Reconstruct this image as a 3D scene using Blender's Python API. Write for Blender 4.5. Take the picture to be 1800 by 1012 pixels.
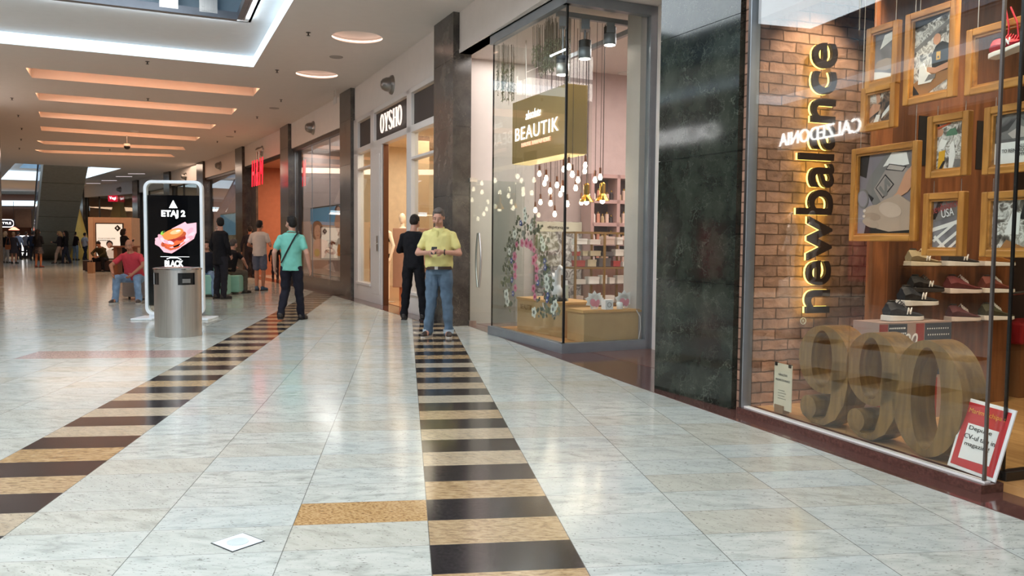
import bpy, bmesh, math, random
from mathutils import Vector, Matrix, Euler
for o in list(bpy.data.objects): bpy.data.objects.remove(o)
SC = bpy.context.scene; COL = SC.collection
R = math.radians; random.seed(7)
# ------------------------------------------------------------ camera, exposure, daylight
FPX = 1410.85; HC = 1.3; PITCH = 0.056096; ROLL = 0.00926
cd = bpy.data.cameras.new('camera'); cam = bpy.data.objects.new('camera', cd); COL.objects.link(cam)
cd.sensor_width = 36; cd.lens = 36 * FPX / 1800; cd.clip_start = 0.05; cd.clip_end = 300
cam.location = (0, 0, HC); cam.rotation_euler = (Matrix.Rotation(math.pi / 2 - PITCH, 3, 'X') @ Matrix.Rotation(ROLL, 3, 'Z')).to_euler(); SC.camera = cam
SC.view_settings.view_transform = 'Standard'; SC.view_settings.look = 'None'
SC.view_settings.gamma = 1; SC.view_settings.use_curve_mapping = False; SC.view_settings.exposure = 0.0
w = bpy.data.worlds.new('sky'); SC.world = w; w.use_nodes = True
w.node_tree.nodes['Background'].inputs[0].default_value = (0.62, 0.78, 1, 1)
w.node_tree.nodes['Background'].inputs[1].default_value = 0.5
def srgb(h):
    if isinstance(h, (tuple, list)): return tuple(h)[:3]
    h = h.lstrip('#'); v = [int(h[i:i + 2], 16) / 255 for i in (0, 2, 4)]
    return tuple(c / 12.92 if c <= .04045 else ((c + .055) / 1.055) ** 2.4 for c in v)
def area(name, loc, sx, sy, power, color, rz=0, rx=0, spread=180):
    l = bpy.data.lights.new(name, 'AREA'); l.shape = 'RECTANGLE'; l.size = sx; l.size_y = sy
    l.energy = power; l.color = srgb(color); l.spread = R(spread)
    o = bpy.data.objects.new(name, l); o.location = loc; o.rotation_euler = (rx, 0, rz); COL.objects.link(o); return o
def point(name, loc, power, color, r=.05):
    l = bpy.data.lights.new(name, 'POINT'); l.energy = power; l.color = srgb(color); l.shadow_soft_size = r
    o = bpy.data.objects.new(name, l); o.location = loc; COL.objects.link(o); return o
def spot(name, loc, to, power, color, ang=60, blend=.6, r=.04):
    l = bpy.data.lights.new(name, 'SPOT'); l.energy = power; l.color = srgb(color); l.spot_size = R(ang); l.spot_blend = blend
    l.shadow_soft_size = r; o = bpy.data.objects.new(name, l); o.location = loc
    o.rotation_euler = (Vector(to) - Vector(loc)).to_track_quat('-Z', 'Y').to_euler(); COL.objects.link(o); return o
# hall axes: HA runs along the hall towards the camera, HB to the left
H0 = Vector((-5.27, 16.46)); HA = Vector((.41, -.912)); HB = Vector((-.912, -.41)); HZ = math.atan2(HA.y, HA.x)
def hall(a, b): p = H0 + HA * a + HB * b; return (p.x, p.y)
# daylight falling through the two roof openings
for a_, l_ in ((7.2, 6.6), (14.2, 6.6), (21.2, 6.6)):
    x, y = hall(a_, 2.75); area('skylight_daylight', (x, y, 5.55), l_, 3.1, 350, (.86, .94, 1), HZ)
area('skylight_daylight', (-25.5, 44.0, 7.0), 6, 6, 850, (.72, .84, 1), .6)
# ------------------------------------------------------------ pixel -> place
def ray(px, py):
    a = (px - 900) / FPX; u = -(py - 506) / FPX; x = a * math.cos(ROLL) - u * math.sin(ROLL); z = a * math.sin(ROLL) + u * math.cos(ROLL); c, s = math.cos(PITCH), math.sin(PITCH)
    return Vector((x, c + z * s, -s + z * c))
def G(px, py, z=0.0):
    r = ray(px, py); t = (z - HC) / r.z; return (r.x * t, r.y * t, z)
class Fr:   # a shopfront frame: X to the right as one faces it, Y into the shop
    def __init__(s, ox, oy, dx, dy):
        n = math.hypot(dx, dy); s.o = Vector((ox, oy)); s.x = Vector((dx / n, dy / n)); s.y = Vector((-s.x.y, s.x.x)); s.rz = math.atan2(dy, dx)
    def w(s, a, b, z=0.0): p = s.o + s.x * a + s.y * b; return (p.x, p.y, z)
    def px(s, X, Y, off=0.0):
        r = ray(X, Y); o = s.o + s.y * off; k = o.dot(s.y) / (r.x * s.y.x + r.y * s.y.y)
        return ((Vector((r.x * k, r.y * k)) - o).dot(s.x), HC + r.z * k)
    def loc(s, x, y): p = Vector((x, y)) - s.o; return (p.dot(s.x), p.dot(s.y))
# ------------------------------------------------------------ materials
def nd(nt, t, **k):
    n = nt.nodes.new(t)
    for a, b in k.items():
        if a.startswith('i_'): n.inputs[a[2:].replace('_', ' ')].default_value = b
        else: setattr(n, a, b)
    return n
MATS = {}
def newmat(name):
    m = bpy.data.materials.new(name); m.use_nodes = True; MATS[name] = m; return m, m.node_tree, m.node_tree.nodes['Principled BSDF']
def coords(nt, sc=(1, 1, 1), kind='Object', rot=(0, 0, 0), loc=(0, 0, 0)):
    tc = nd(nt, 'ShaderNodeTexCoord'); mp = nd(nt, 'ShaderNodeMapping'); nt.links.new(tc.outputs[kind], mp.inputs[0])
    mp.inputs['Scale'].default_value = sc; mp.inputs['Rotation'].default_value = rot; mp.inputs['Location'].default_value = loc; return mp.outputs[0]
def mat(name, col, rough=.5, metal=0, emit=0, ecol=None, var=.06, vs=6, bump=0, bs=40, spec=.5, sc=(1, 1, 1), alpha=1, sheen=0):
    if name in MATS: return MATS[name]
    m, nt, b = newmat(name); c = srgb(col)
    b.inputs['Roughness'].default_value = rough; b.inputs['Metallic'].default_value = metal
    b.inputs['Specular IOR Level'].default_value = spec
    if sheen: b.inputs['Sheen Weight'].default_value = sheen
    co = coords(nt, sc)
    n = nd(nt, 'ShaderNodeTexNoise'); nt.links.new(co, n.inputs['Vector']); n.inputs['Scale'].default_value = vs; n.inputs['Detail'].default_value = 4
    r = nd(nt, 'ShaderNodeValToRGB'); nt.links.new(n.outputs['Fac'], r.inputs[0])
    r.color_ramp.elements[0].position = .3; r.color_ramp.elements[1].position = .7
    r.color_ramp.elements[0].color = (*[x * (1 - var) for x in c], 1); r.color_ramp.elements[1].color = (*[min(1, x * (1 + var)) for x in c], 1)
    nt.links.new(r.outputs[0], b.inputs['Base Color'])
    if bump:
        n2 = nd(nt, 'ShaderNodeTexNoise'); nt.links.new(co, n2.inputs['Vector']); n2.inputs['Scale'].default_value = bs; n2.inputs['Detail'].default_value = 3
        bp = nd(nt, 'ShaderNodeBump'); bp.inputs['Strength'].default_value = bump; bp.inputs['Distance'].default_value = .02
        nt.links.new(n2.outputs['Fac'], bp.inputs['Height']); nt.links.new(bp.outputs[0], b.inputs['Normal'])
    if emit:
        b.inputs['Emission Color'].default_value = (*srgb(ecol if ecol else col), 1); b.inputs['Emission Strength'].default_value = emit
    m.diffuse_color = (*c, 1); return m
def glassmat(name, tint=(.95, .97, .96), base=.045, k=.8):
    m, nt, b = newmat(name); nt.nodes.remove(b)
    lw = nd(nt, 'ShaderNodeLayerWeight'); lw.inputs[0].default_value = .5
    p = nd(nt, 'ShaderNodeMath', operation='POWER'); nt.links.new(lw.outputs['Facing'], p.inputs[0]); p.inputs[1].default_value = 4.5
    a = nd(nt, 'ShaderNodeMath', operation='MULTIPLY_ADD'); nt.links.new(p.outputs[0], a.inputs[0]); a.inputs[1].default_value = k; a.inputs[2].default_value = base
    t = nd(nt, 'ShaderNodeBsdfTransparent'); t.inputs[0].default_value = (*tint, 1)
    g = nd(nt, 'ShaderNodeBsdfGlossy'); g.inputs['Roughness'].default_value = 0.0
    mx = nd(nt, 'ShaderNodeMixShader'); nt.links.new(a.outputs[0], mx.inputs[0]); nt.links.new(t.outputs[0], mx.inputs[1]); nt.links.new(g.outputs[0], mx.inputs[2])
    nt.links.new(mx.outputs[0], nt.nodes['Material Output'].inputs[0]); return m
GLASS = glassmat('shop_glass')
GLASS2 = glassmat('door_glass', (.93, .96, .94), .03)
NBGLASS = glassmat('window_glass_reflective', (.97, .975, .96), .075)
def woodmat(name, c1, c2, sc=(1, 1, 1), rough=.4, scale=3.0, planks=0):
    m, nt, b = newmat(name); co = coords(nt, sc)
    n = nd(nt, 'ShaderNodeTexNoise'); nt.links.new(co, n.inputs['Vector']); n.inputs['Scale'].default_value = scale; n.inputs['Detail'].default_value = 8; n.inputs['Distortion'].default_value = .6
    r = nd(nt, 'ShaderNodeValToRGB'); nt.links.new(n.outputs['Fac'], r.inputs[0]); r.color_ramp.elements[0].position = .35; r.color_ramp.elements[1].position = .65
    r.color_ramp.elements[0].color = (*srgb(c1), 1); r.color_ramp.elements[1].color = (*srgb(c2), 1)
    out = r.outputs[0]
    if planks:
        sp = nd(nt, 'ShaderNodeSeparateXYZ'); nt.links.new(coords(nt), sp.inputs[0])
        mu = nd(nt, 'ShaderNodeMath', operation='DIVIDE'); nt.links.new(sp.outputs[0], mu.inputs[0]); mu.inputs[1].default_value = planks
        fl = nd(nt, 'ShaderNodeMath', operation='FLOOR'); nt.links.new(mu.outputs[0], fl.inputs[0])
        wn = nd(nt, 'ShaderNodeTexWhiteNoise', noise_dimensions='1D'); nt.links.new(fl.outputs[0], wn.inputs['W'])
        hs = nd(nt, 'ShaderNodeHueSaturation'); nt.links.new(out, hs.inputs['Color'])
        mr = nd(nt, 'ShaderNodeMapRange'); nt.links.new(wn.outputs[0], mr.inputs[0]); mr.inputs[3].default_value = .5; mr.inputs[4].default_value = 1.3
        nt.links.new(mr.outputs[0], hs.inputs['Value']); out = hs.outputs[0]
    nt.links.new(out, b.inputs['Base Color']); b.inputs['Roughness'].default_value = rough; m.diffuse_color = (*srgb(c1), 1); return m
def marble(name, base, dark, vein, rough=.09, scale=1.6):
    m, nt, b = newmat(name); co = coords(nt, (1, 1, 1))
    n0 = nd(nt, 'ShaderNodeTexNoise'); nt.links.new(co, n0.inputs['Vector']); n0.inputs['Scale'].default_value = 3.2; n0.inputs['Detail'].default_value = 9; n0.inputs['Roughness'].default_value = .62
    ad = nd(nt, 'ShaderNodeVectorMath', operation='MULTIPLY_ADD'); nt.links.new(n0.outputs['Color'], ad.inputs[0]); ad.inputs[1].default_value = (.9, .9, .9); nt.links.new(co, ad.inputs[2])
    r0 = nd(nt, 'ShaderNodeValToRGB'); nt.links.new(n0.outputs['Fac'], r0.inputs[0]); r0.color_ramp.elements[0].position = .38; r0.color_ramp.elements[1].position = .66
    r0.color_ramp.elements[0].color = (*srgb(dark), 1); r0.color_ramp.elements[1].color = (*srgb(base), 1)
    col = r0.outputs[0]
    for sc, th, st in ((scale, .009, .42), (scale * 2.7, .014, .34), (scale * 5.5, .02, .3)):
        v = nd(nt, 'ShaderNodeTexVoronoi', feature='DISTANCE_TO_EDGE'); v.inputs['Scale'].default_value = sc
        mp = nd(nt, 'ShaderNodeMapping'); mp.inputs['Rotation'].default_value = (.5 * sc, .9, .4 * sc); mp.inputs['Scale'].default_value = (1, 1, .55)
        nt.links.new(ad.outputs[0], mp.inputs[0]); nt.links.new(mp.outputs[0], v.inputs['Vector'])
        rr = nd(nt, 'ShaderNodeValToRGB'); nt.links.new(v.outputs['Distance'], rr.inputs[0])
        rr.color_ramp.elements[0].color = (st, st, st, 1); rr.color_ramp.elements[1].color = (0, 0, 0, 1); rr.color_ramp.elements[1].position = th
        # veins fade in and out along the slab
        nm = nd(nt, 'ShaderNodeTexNoise'); nt.links.new(co, nm.inputs['Vector']); nm.inputs['Scale'].default_value = 1.7 + sc * .3
        r3 = nd(nt, 'ShaderNodeValToRGB'); nt.links.new(nm.outputs['Fac'], r3.inputs[0]); r3.color_ramp.elements[0].position = .45; r3.color_ramp.elements[1].position = .6
        ml = nd(nt, 'ShaderNodeMath', operation='MULTIPLY'); nt.links.new(rr.outputs[0], ml.inputs[0]); nt.links.new(r3.outputs[0], ml.inputs[1])
        mx = nd(nt, 'ShaderNodeMix', data_type='RGBA'); nt.links.new(ml.outputs[0], mx.inputs['Factor']); nt.links.new(col, mx.inputs['A']); mx.inputs['B'].default_value = (*srgb(vein), 1)
        col = mx.outputs['Result']
    nt.links.new(col, b.inputs['Base Color']); b.inputs['Roughness'].default_value = rough; m.diffuse_color = (*srgb(base), 1); return m
# floor tile axes
TU = Vector((.99133, .13137)); TV = Vector((-.13137, .99133)); TW, TH, TU0, TV0 = .6145, .3072, .1039, 3.0906
def floormat():
    m, nt, b = newmat('granite_tiles'); L = nt.links.new
    g = nd(nt, 'ShaderNodeNewGeometry')
    def dot(v):
        d = nd(nt, 'ShaderNodeVectorMath', operation='DOT_PRODUCT'); L(g.outputs['Position'], d.inputs[0]); d.inputs[1].default_value = (v.x, v.y, 0); return d.outputs['Value']
    def M(op, a, bb=None, c=None):
        n = nd(nt, 'ShaderNodeMath', operation=op)
        for i, s in enumerate((a, bb, c)):
            if s is None: continue
            if isinstance(s, (int, float)): n.inputs[i].default_value = s
            else: L(s, n.inputs[i])
        return n.outputs[0]
    cu = M('DIVIDE', M('SUBTRACT', dot(TU), TU0), TW); cv = M('DIVIDE', M('SUBTRACT', dot(TV), TV0), TH)
    iu = M('FLOOR', cu); iv = M('FLOOR', cv); fu = M('SUBTRACT', cu, iu); fv = M('SUBTRACT', cv, iv)
    eq = lambda a, v: M('COMPARE', a, v, .1)
    odd = M('FLOORED_MODULO', iv, 2.0)
    sA = eq(iu, 0.0); sB = eq(iu, -4.0); stripe = M('ADD', sA, sB)
    blackA = M('MULTIPLY', sA, M('SUBTRACT', 1.0, odd)); blackB = M('MULTIPLY', sB, odd); black = M('ADD', blackA, blackB)
    cmb = nd(nt, 'ShaderNodeCombineXYZ'); L(iu, cmb.inputs[0]); L(iv, cmb.inputs[1])
    wn = nd(nt, 'ShaderNodeTexWhiteNoise', noise_dimensions='3D'); L(cmb.outputs[0], wn.inputs['Vector'])
    # each tile shifts the stone pattern
    rp = nd(nt, 'ShaderNodeCombineXYZ'); L(M('MULTIPLY', cu, TW), rp.inputs[0]); L(M('MULTIPLY', cv, TH), rp.inputs[1])
    off = nd(nt, 'ShaderNodeVectorMath', operation='MULTIPLY_ADD'); L(wn.outputs['Color'], off.inputs[0]); off.inputs[1].default_value = (9, 9, 9); L(rp.outputs[0], off.inputs[2])
    rot = nd(nt, 'ShaderNodeVectorRotate', rotation_type='Z_AXIS'); L(off.outputs[0], rot.inputs['Vector']); L(M('MULTIPLY_ADD', wn.outputs['Value'], .9, -.1), rot.inputs['Angle'])
    def noise(sc, det, vec, dis=0):
        mp = nd(nt, 'ShaderNodeMapping'); mp.inputs['Scale'].default_value = vec; L(rot.outputs[0], mp.inputs[0])
        n = nd(nt, 'ShaderNodeTexNoise'); n.inputs['Scale'].default_value = sc; n.inputs['Detail'].default_value = det; n.inputs['Roughness'].default_value = .55; n.inputs['Distortion'].default_value = dis; L(mp.outputs[0], n.inputs['Vector']); return n.outputs['Fac']
    def ramp(f, stops):
        r = nd(nt, 'ShaderNodeValToRGB'); L(f, r.inputs[0]); e = r.color_ramp.elements
        while len(e) < len(stops): e.new(.5)
        for k, (p, c) in enumerate(stops): e[k].position = p; e[k].color = (*srgb(c), 1)
        return r.outputs[0]
    def mix(f, a, c2):
        x = nd(nt, 'ShaderNodeMix', data_type='RGBA')
        L(f, x.inputs['Factor']) if not isinstance(f, float) else setattr(x.inputs['Factor'], 'default_value', f)
        L(a, x.inputs['A']); (L(c2, x.inputs['B']) if not isinstance(c2, str) else setattr(x.inputs['B'], 'default_value', (*srgb(c2), 1))); return x.outputs['Result']
    base = ramp(noise(9, 8, (.7, 1.6, 1), .5), [(.3, '#9da199'), (.45, '#b8bbb3'), (.55, '#c3c5bd'), (.75, '#cccdc5')])
    tint = nd(nt, 'ShaderNodeTexWhiteNoise', noise_dimensions='4D'); L(cmb.outputs[0], tint.inputs['Vector']); tint.inputs['W'].default_value = 3.7
    base = mix(M('MULTIPLY', M('POWER', wn.outputs['Value'], 2.0), .6), base, '#b5ae9b'); base = mix(M('MULTIPLY', M('POWER', tint.outputs['Value'], 2.0), .45), base, '#b9c4c4')
    streak = ramp(noise(24, 6, (.6, 2.2, 1), .5), [(.58, '#000000'), (.70, '#ffffff')])
    base = mix(M('MULTIPLY', streak, .28), base, '#7f8179')
    speck = ramp(noise(58, 4, (.8, 2.0, 1), .2), [(.62, '#000000'), (.67, '#ffffff')])
    base = mix(M('MULTIPLY', speck, .75), base, '#625d55')
    tan = ramp(noise(30, 6, (.7, 1.6, 1), .4), [(.3, '#7d6040'), (.5, '#a88a62'), (.72, '#bfa47c')])
    tan = mix(M('MULTIPLY', speck, .5), tan, '#5b4630')
    tan = mix(M('MULTIPLY', M('POWER', wn.outputs['Value'], 2.0), .6), tan, base)
    blk = ramp(noise(60, 3, (1, 1, 1)), [(.3, '#1c1b1e'), (.7, '#262428')])
    def one(i, j): return M('MULTIPLY', eq(iu, i), eq(iv, j))
    brown = one(-1.0, 2.0)
    pink = M('MULTIPLY', M('MULTIPLY', M('GREATER_THAN', iu, -7.5), M('LESS_THAN', iu, -4.5)), M('MULTIPLY', M('GREATER_THAN', iv, 19.5), M('LESS_THAN', iv, 21.5)))
    col = mix(pink, base, ramp(noise(40, 4, (1, 2, 1)), [(.3, '#9c7a74'), (.7, '#bda59c')]))
    col = mix(brown, col, ramp(noise(60, 5, (1, 1.4, 1)), [(.3, '#6b4a2c'), (.45, '#a88354'), (.7, '#c7a676')]))
    col = mix(stripe, col, tan); col = mix(black, col, blk)
    ju = M('MINIMUM', fu, M('SUBTRACT', 1.0, fu)); jv = M('MINIMUM', fv, M('SUBTRACT', 1.0, fv))
    joint = M('MAXIMUM', M('LESS_THAN', ju, .0035), M('MULTIPLY', M('LESS_THAN', jv, .0055), .8))
    col = mix(M('MULTIPLY', joint, .75), col, '#4e4c47')
    L(col, b.inputs['Base Color']); b.inputs['Roughness'].default_value = .13; b.inputs['Specular IOR Level'].default_value = .55
    rg = M('MULTIPLY_ADD', noise(60, 2, (1, 1, 1)), .12, .08); L(rg, b.inputs['Roughness'])
    return m
FLOOR = floormat()
def brickmat(name):
    m, nt, b = newmat(name); L = nt.links.new
    tc = nd(nt, 'ShaderNodeTexCoord'); sp = nd(nt, 'ShaderNodeSeparateXYZ'); L(tc.outputs['Object'], sp.inputs[0])
    cb = nd(nt, 'ShaderNodeCombineXYZ'); L(sp.outputs[0], cb.inputs[0]); L(sp.outputs[2], cb.inputs[1])
    nz = nd(nt, 'ShaderNodeTexNoise'); L(cb.outputs[0], nz.inputs['Vector']); nz.inputs['Scale'].default_value = 9; nz.inputs['Detail'].default_value = 5
    wa = nd(nt, 'ShaderNodeVectorMath', operation='MULTIPLY_ADD'); L(nz.outputs['Color'], wa.inputs[0]); wa.inputs[1].default_value = (.02, .02, 0); L(cb.outputs[0], wa.inputs[2])
    br = nd(nt, 'ShaderNodeTexBrick'); L(wa.outputs[0], br.inputs['Vector'])
    br.inputs['Scale'].default_value = 1; br.inputs['Brick Width'].default_value = .245; br.inputs['Row Height'].default_value = .082; br.inputs['Mortar Size'].default_value = .006
    br.inputs['Mortar Smooth'].default_value = .4; br.inputs['Color1'].default_value = (*srgb('#a07c68'), 1); br.inputs['Color2'].default_value = (*srgb('#7b5f50'), 1); br.inputs['Mortar'].default_value = (*srgb('#5b4334'), 1)
    n = nd(nt, 'ShaderNodeTexNoise'); L(cb.outputs[0], n.inputs['Vector']); n.inputs['Scale'].default_value = 11; n.inputs['Detail'].default_value = 10; n.inputs['Distortion'].default_value = .25
    mx = nd(nt, 'ShaderNodeMix', data_type='RGBA', blend_type='MULTIPLY'); mx.inputs['Factor'].default_value = .7; L(br.outputs['Color'], mx.inputs['A']); L(n.outputs['Fac'], mx.inputs['B'])
    hs = nd(nt, 'ShaderNodeHueSaturation'); hs.inputs['Value'].default_value = 1.9; L(mx.outputs['Result'], hs.inputs['Color']); L(hs.outputs[0], b.inputs['Base Color'])
    ht = nd(nt, 'ShaderNodeMath', operation='MULTIPLY_ADD'); L(br.outputs['Fac'], ht.inputs[0]); ht.inputs[1].default_value = -1.0; L(n.outputs['Fac'], ht.inputs[2])
    bp = nd(nt, 'ShaderNodeBump'); bp.inputs['Strength'].default_value = 1; bp.inputs['Distance'].default_value = .022; L(ht.outputs[0], bp.inputs['Height']); L(bp.outputs[0], b.inputs['Normal'])
    b.inputs['Roughness'].default_value = .85; return m
def clutter(name, stops, scale=6, emit=0, dist=1.5, voro=False, sc=(1, 1, 1)):   # blurred-photograph print
    m, nt, b = newmat(name); L = nt.links.new; co = coords(nt, sc)
    if voro:
        n = nd(nt, 'ShaderNodeTexVoronoi'); n.inputs['Scale'].default_value = scale; L(co, n.inputs['Vector']); s0 = nd(nt, 'ShaderNodeSeparateXYZ'); L(n.outputs['Color'], s0.inputs[0]); f = s0.outputs[0]
    else:
        n = nd(nt, 'ShaderNodeTexNoise'); n.inputs['Scale'].default_value = scale; n.inputs['Detail'].default_value = 5; n.inputs['Distortion'].default_value = dist; L(co, n.inputs['Vector']); f = n.outputs['Fac']
    r = nd(nt, 'ShaderNodeValToRGB'); L(f, r.inputs[0]); e = r.color_ramp.elements
    while len(e) < len(stops): e.new(.5)
    for k, (p, c) in enumerate(stops): e[k].position = p; e[k].color = (*srgb(c), 1)
    L(r.outputs[0], b.inputs['Base Color']); b.inputs['Roughness'].default_value = .4
    if emit: L(r.outputs[0], b.inputs['Emission Color']); b.inputs['Emission Strength'].default_value = emit
    return m
# ------------------------------------------------------------ mesh builder
class B:
    def __init__(s): s.v = []; s.f = []; s.m = []; s.mats = []; s.M = Matrix.Identity(4)
    def mi(s, m):
        if m is None: return 0
        if m not in s.mats: s.mats.append(m)
        return s.mats.index(m)
    def add(s, vs, fs, m=None):
        k = len(s.v); i = s.mi(m); s.v += [tuple(s.M @ Vector(p)) for p in vs]
        for f in fs: s.f.append(tuple(k + q for q in f)); s.m.append(i)
        return s
    def box(s, x0, x1, y0, y1, z0, z1, m=None):
        vs = [(x, y, z) for z in (z0, z1) for y in (y0, y1) for x in (x0, x1)]
        return s.add(vs, [(0, 2, 3, 1), (4, 5, 7, 6), (0, 1, 5, 4), (2, 6, 7, 3), (0, 4, 6, 2), (1, 3, 7, 5)], m)
    def cbox(s, x, y, z, dx, dy, dz, m=None): return s.box(x - dx / 2, x + dx / 2, y - dy / 2, y + dy / 2, z - dz / 2, z + dz / 2, m)
    def rings(s, rs, m=None, cap=True, closed=False):
        n = len(rs[0]); vs = [p for r in rs for p in r]; fs = []
        for i in range(len(rs) - 1 + (1 if closed else 0)):
            a = i * n; b = ((i + 1) % len(rs)) * n
            for j in range(n): k = (j + 1) % n; fs.append((a + j, a + k, b + k, b + j))
        if cap and not closed: fs.append(tuple(range(n))[::-1]); fs.append(tuple(range((len(rs) - 1) * n, len(rs) * n)))
        return s.add(vs, fs, m)
    def lathe(s, prof, c=(0, 0, 0), n=24, m=None, ax=None, cap=True):
        q = Vector(ax).to_track_quat('Z', 'Y') if ax else None; rs = []
        for r, z in prof:
            ring = []
            for k in range(n):
                t = 2 * math.pi * k / n; p = Vector((max(r, 1e-4) * math.cos(t), max(r, 1e-4) * math.sin(t), z))
                if q: p = q @ p
                ring.append(tuple(p + Vector(c)))
            rs.append(ring)
        return s.rings(rs, m, cap)
    def cyl(s, p0, p1, r0, r1=None, n=12, m=None):
        r1 = r0 if r1 is None else r1; p0, p1 = Vector(p0), Vector(p1); d = p1 - p0
        return s.lathe([(r0, 0), (r1, d.length)], p0, n, m, d)
    def cap(s, p0, p1, r0, r1=None, n=12, m=None, sq=1.0):
        r1 = r0 if r1 is None else r1; p0, p1 = Vector(p0), Vector(p1); d = p1 - p0; Ln = d.length or 1e-4
        if d.length < 1e-5: d = Vector((0, 0, 1))
        pr = [(r0 * math.sin(a), -r0 * math.cos(a)) for a in (.05, .5, 1.0, 1.35)] + [(r0, 0)] + [(r1, Ln)] + [(r1 * math.cos(a), Ln + r1 * math.sin(a)) for a in (.4, .8, 1.2, 1.5)]
        return s.lathe(pr, p0, n, m, d)
    def ell(s, c, r, n=16, m=None, rot=None):
        rs = []; h = max(6, n // 2)
        for i in range(h + 1):
            a = math.pi * i / h; ring = []
            for k in range(n):
                t = 2 * math.pi * k / n; p = Vector((r[0] * max(math.sin(a), .01) * math.cos(t), r[1] * max(math.sin(a), .01) * math.sin(t), -r[2] * math.cos(a)))
                if rot: p = rot @ p
                ring.append(tuple(p + Vector(c)))
            rs.append(ring)
        return s.rings(rs, m)
    def tube(s, pts, r, n=8, m=None, closed=False):
        pts = [Vector(p) for p in pts]; rs = []; N = len(pts); prev = None
        for i, p in enumerate(pts):
            a = pts[(i - 1) % N] if (closed or i > 0) else p; b = pts[(i + 1) % N] if (closed or i < N - 1) else p
            t = (b - a).normalized()
            if prev is None: u = t.orthogonal().normalized()
            else: u = (prev - t * prev.dot(t)).normalized()
            prev = u; v = t.cross(u); rr = r[i] if isinstance(r, (list, tuple)) else r
            rs.append([tuple(p + (u * math.cos(2 * math.pi * k / n) + v * math.sin(2 * math.pi * k / n)) * rr) for k in range(n)])
        return s.rings(rs, m, True, closed)
    def prism(s, poly, y0, y1, m=None):   # polygon in XZ, extruded along Y
        n = len(poly); vs = [(x, y0, z) for x, z in poly] + [(x, y1, z) for x, z in poly]
        fs = [tuple(range(n)), tuple(range(n, 2 * n))[::-1]] + [(k, k + n, (k + 1) % n + n, (k + 1) % n) for k in range(n)]
        return s.add(vs, fs, m)
    def slab(s, poly, z0, z1, m=None):    # polygon in XY, extruded along Z
        n = len(poly); vs = [(x, y, z0) for x, y in poly] + [(x, y, z1) for x, y in poly]
        fs = [tuple(range(n))[::-1], tuple(range(n, 2 * n))] + [(k, (k + 1) % n, (k + 1) % n + n, k + n) for k in range(n)]
        return s.add(vs, fs, m)
    def build(s, name, m=None, parent=None, loc=(0, 0, 0), rz=0, smooth=False, bev=0, label=None, vox=0, sm=4):
        me = bpy.data.meshes.new(name); me.from_pydata(s.v, [], s.f)
        for x in (s.mats or [m]): me.materials.append(x)
        if s.mats:
            for p, i in zip(me.polygons, s.m): p.material_index = i
        bm = bmesh.new(); bm.from_mesh(me); bmesh.ops.recalc_face_normals(bm, faces=bm.faces); bm.to_mesh(me); bm.free()
        if smooth:
            me.polygons.foreach_set('use_smooth', [True] * len(me.polygons))
            if not vox:
                try: me.set_sharp_from_angle(angle=R(40))
                except Exception: pass
        o = bpy.data.objects.new(name, me); COL.objects.link(o); o.location = loc; o.rotation_euler = (0, 0, rz)
        if parent: o.parent = parent
        if bev: md = o.modifiers.new('bevel', 'BEVEL'); md.width = bev; md.segments = 2; md.limit_method = 'ANGLE'
        if vox:
            md = o.modifiers.new('remesh', 'REMESH'); md.mode = 'VOXEL'; md.voxel_size = vox; md.use_smooth_shade = True
            md = o.modifiers.new('smooth', 'SMOOTH'); md.factor = .5; md.iterations = sm
        if label: o['label'] = label
        return o
def tag(o, label, cat, group=None, kind=None):
    o['label'] = label; o['category'] = cat
    if group: o['group'] = group
    if kind: o['kind'] = kind
    return o
def struct(o): o['kind'] = 'structure'; return o
def thing(name, label, cat, loc=(0, 0, 0), rz=0, group=None):
    o = bpy.data.objects.new(name, None); COL.objects.link(o); o.location = loc; o.rotation_euler = (0, 0, rz); o.empty_display_size = .1
    return tag(o, label, cat, group)
def dup(root, loc=None, rz=None, label=None):
    def cp(o, par):
        c = o.copy(); COL.objects.link(c)
        if par: c.parent = par
        for ch in list(o.children): cp(ch, c)
        return c
    r = cp(root, None)
    if loc is not None: r.location = loc
    if rz is not None: r.rotation_euler = (0, 0, rz)
    if label: r['label'] = label
    return r
def text(body, m, parent=None, at=(0, 0, 0), w=None, h=None, ex=.004, bold=0.0, name='lettering', up=False, loc=None, rz=0, shear=0, tilt=0.0, mirror=False, space=1.0):
    """flat lettering facing -Y; fitted to width w and height h; at = lower left corner"""
    cu = bpy.data.curves.new(name, 'FONT'); cu.body = body; cu.extrude = .5; cu.offset = bold; cu.shear = shear; cu.space_character = space; cu.resolution_u = 5
    o = bpy.data.objects.new(name, cu); COL.objects.link(o); bpy.context.view_layer.update()
    me = bpy.data.meshes.new_from_object(o.evaluated_get(bpy.context.evaluated_depsgraph_get())); bpy.data.objects.remove(o)
    xs = [v.co.x for v in me.vertices]; ys = [v.co.y for v in me.vertices]; x0, x1, y0, y1 = min(xs), max(xs), min(ys), max(ys)
    if w is None and h is None: h = .1
    sx = w / (x1 - x0) if w else None; sy = h / (y1 - y0) if h else None
    sx = sx or sy; sy = sy or sx
    for v in me.vertices:
        a, b_, c = (v.co.x - x0) * sx, (v.co.y - y0) * sy, v.co.z * ex
        if mirror: a = (w or a) - a
        v.co = Vector((-b_, -c, a)) if up else Vector((a, -c, b_))
        if tilt: v.co = Matrix.Rotation(-tilt, 3, 'Y') @ v.co
        v.co += Vector(at)
    me.materials.clear(); me.materials.append(m); me.name = name
    q = bpy.data.objects.new(name, me); COL.objects.link(q)
    if parent: q.parent = parent
    if loc: q.location = loc; q.rotation_euler = (0, 0, rz)
    return q
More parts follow.
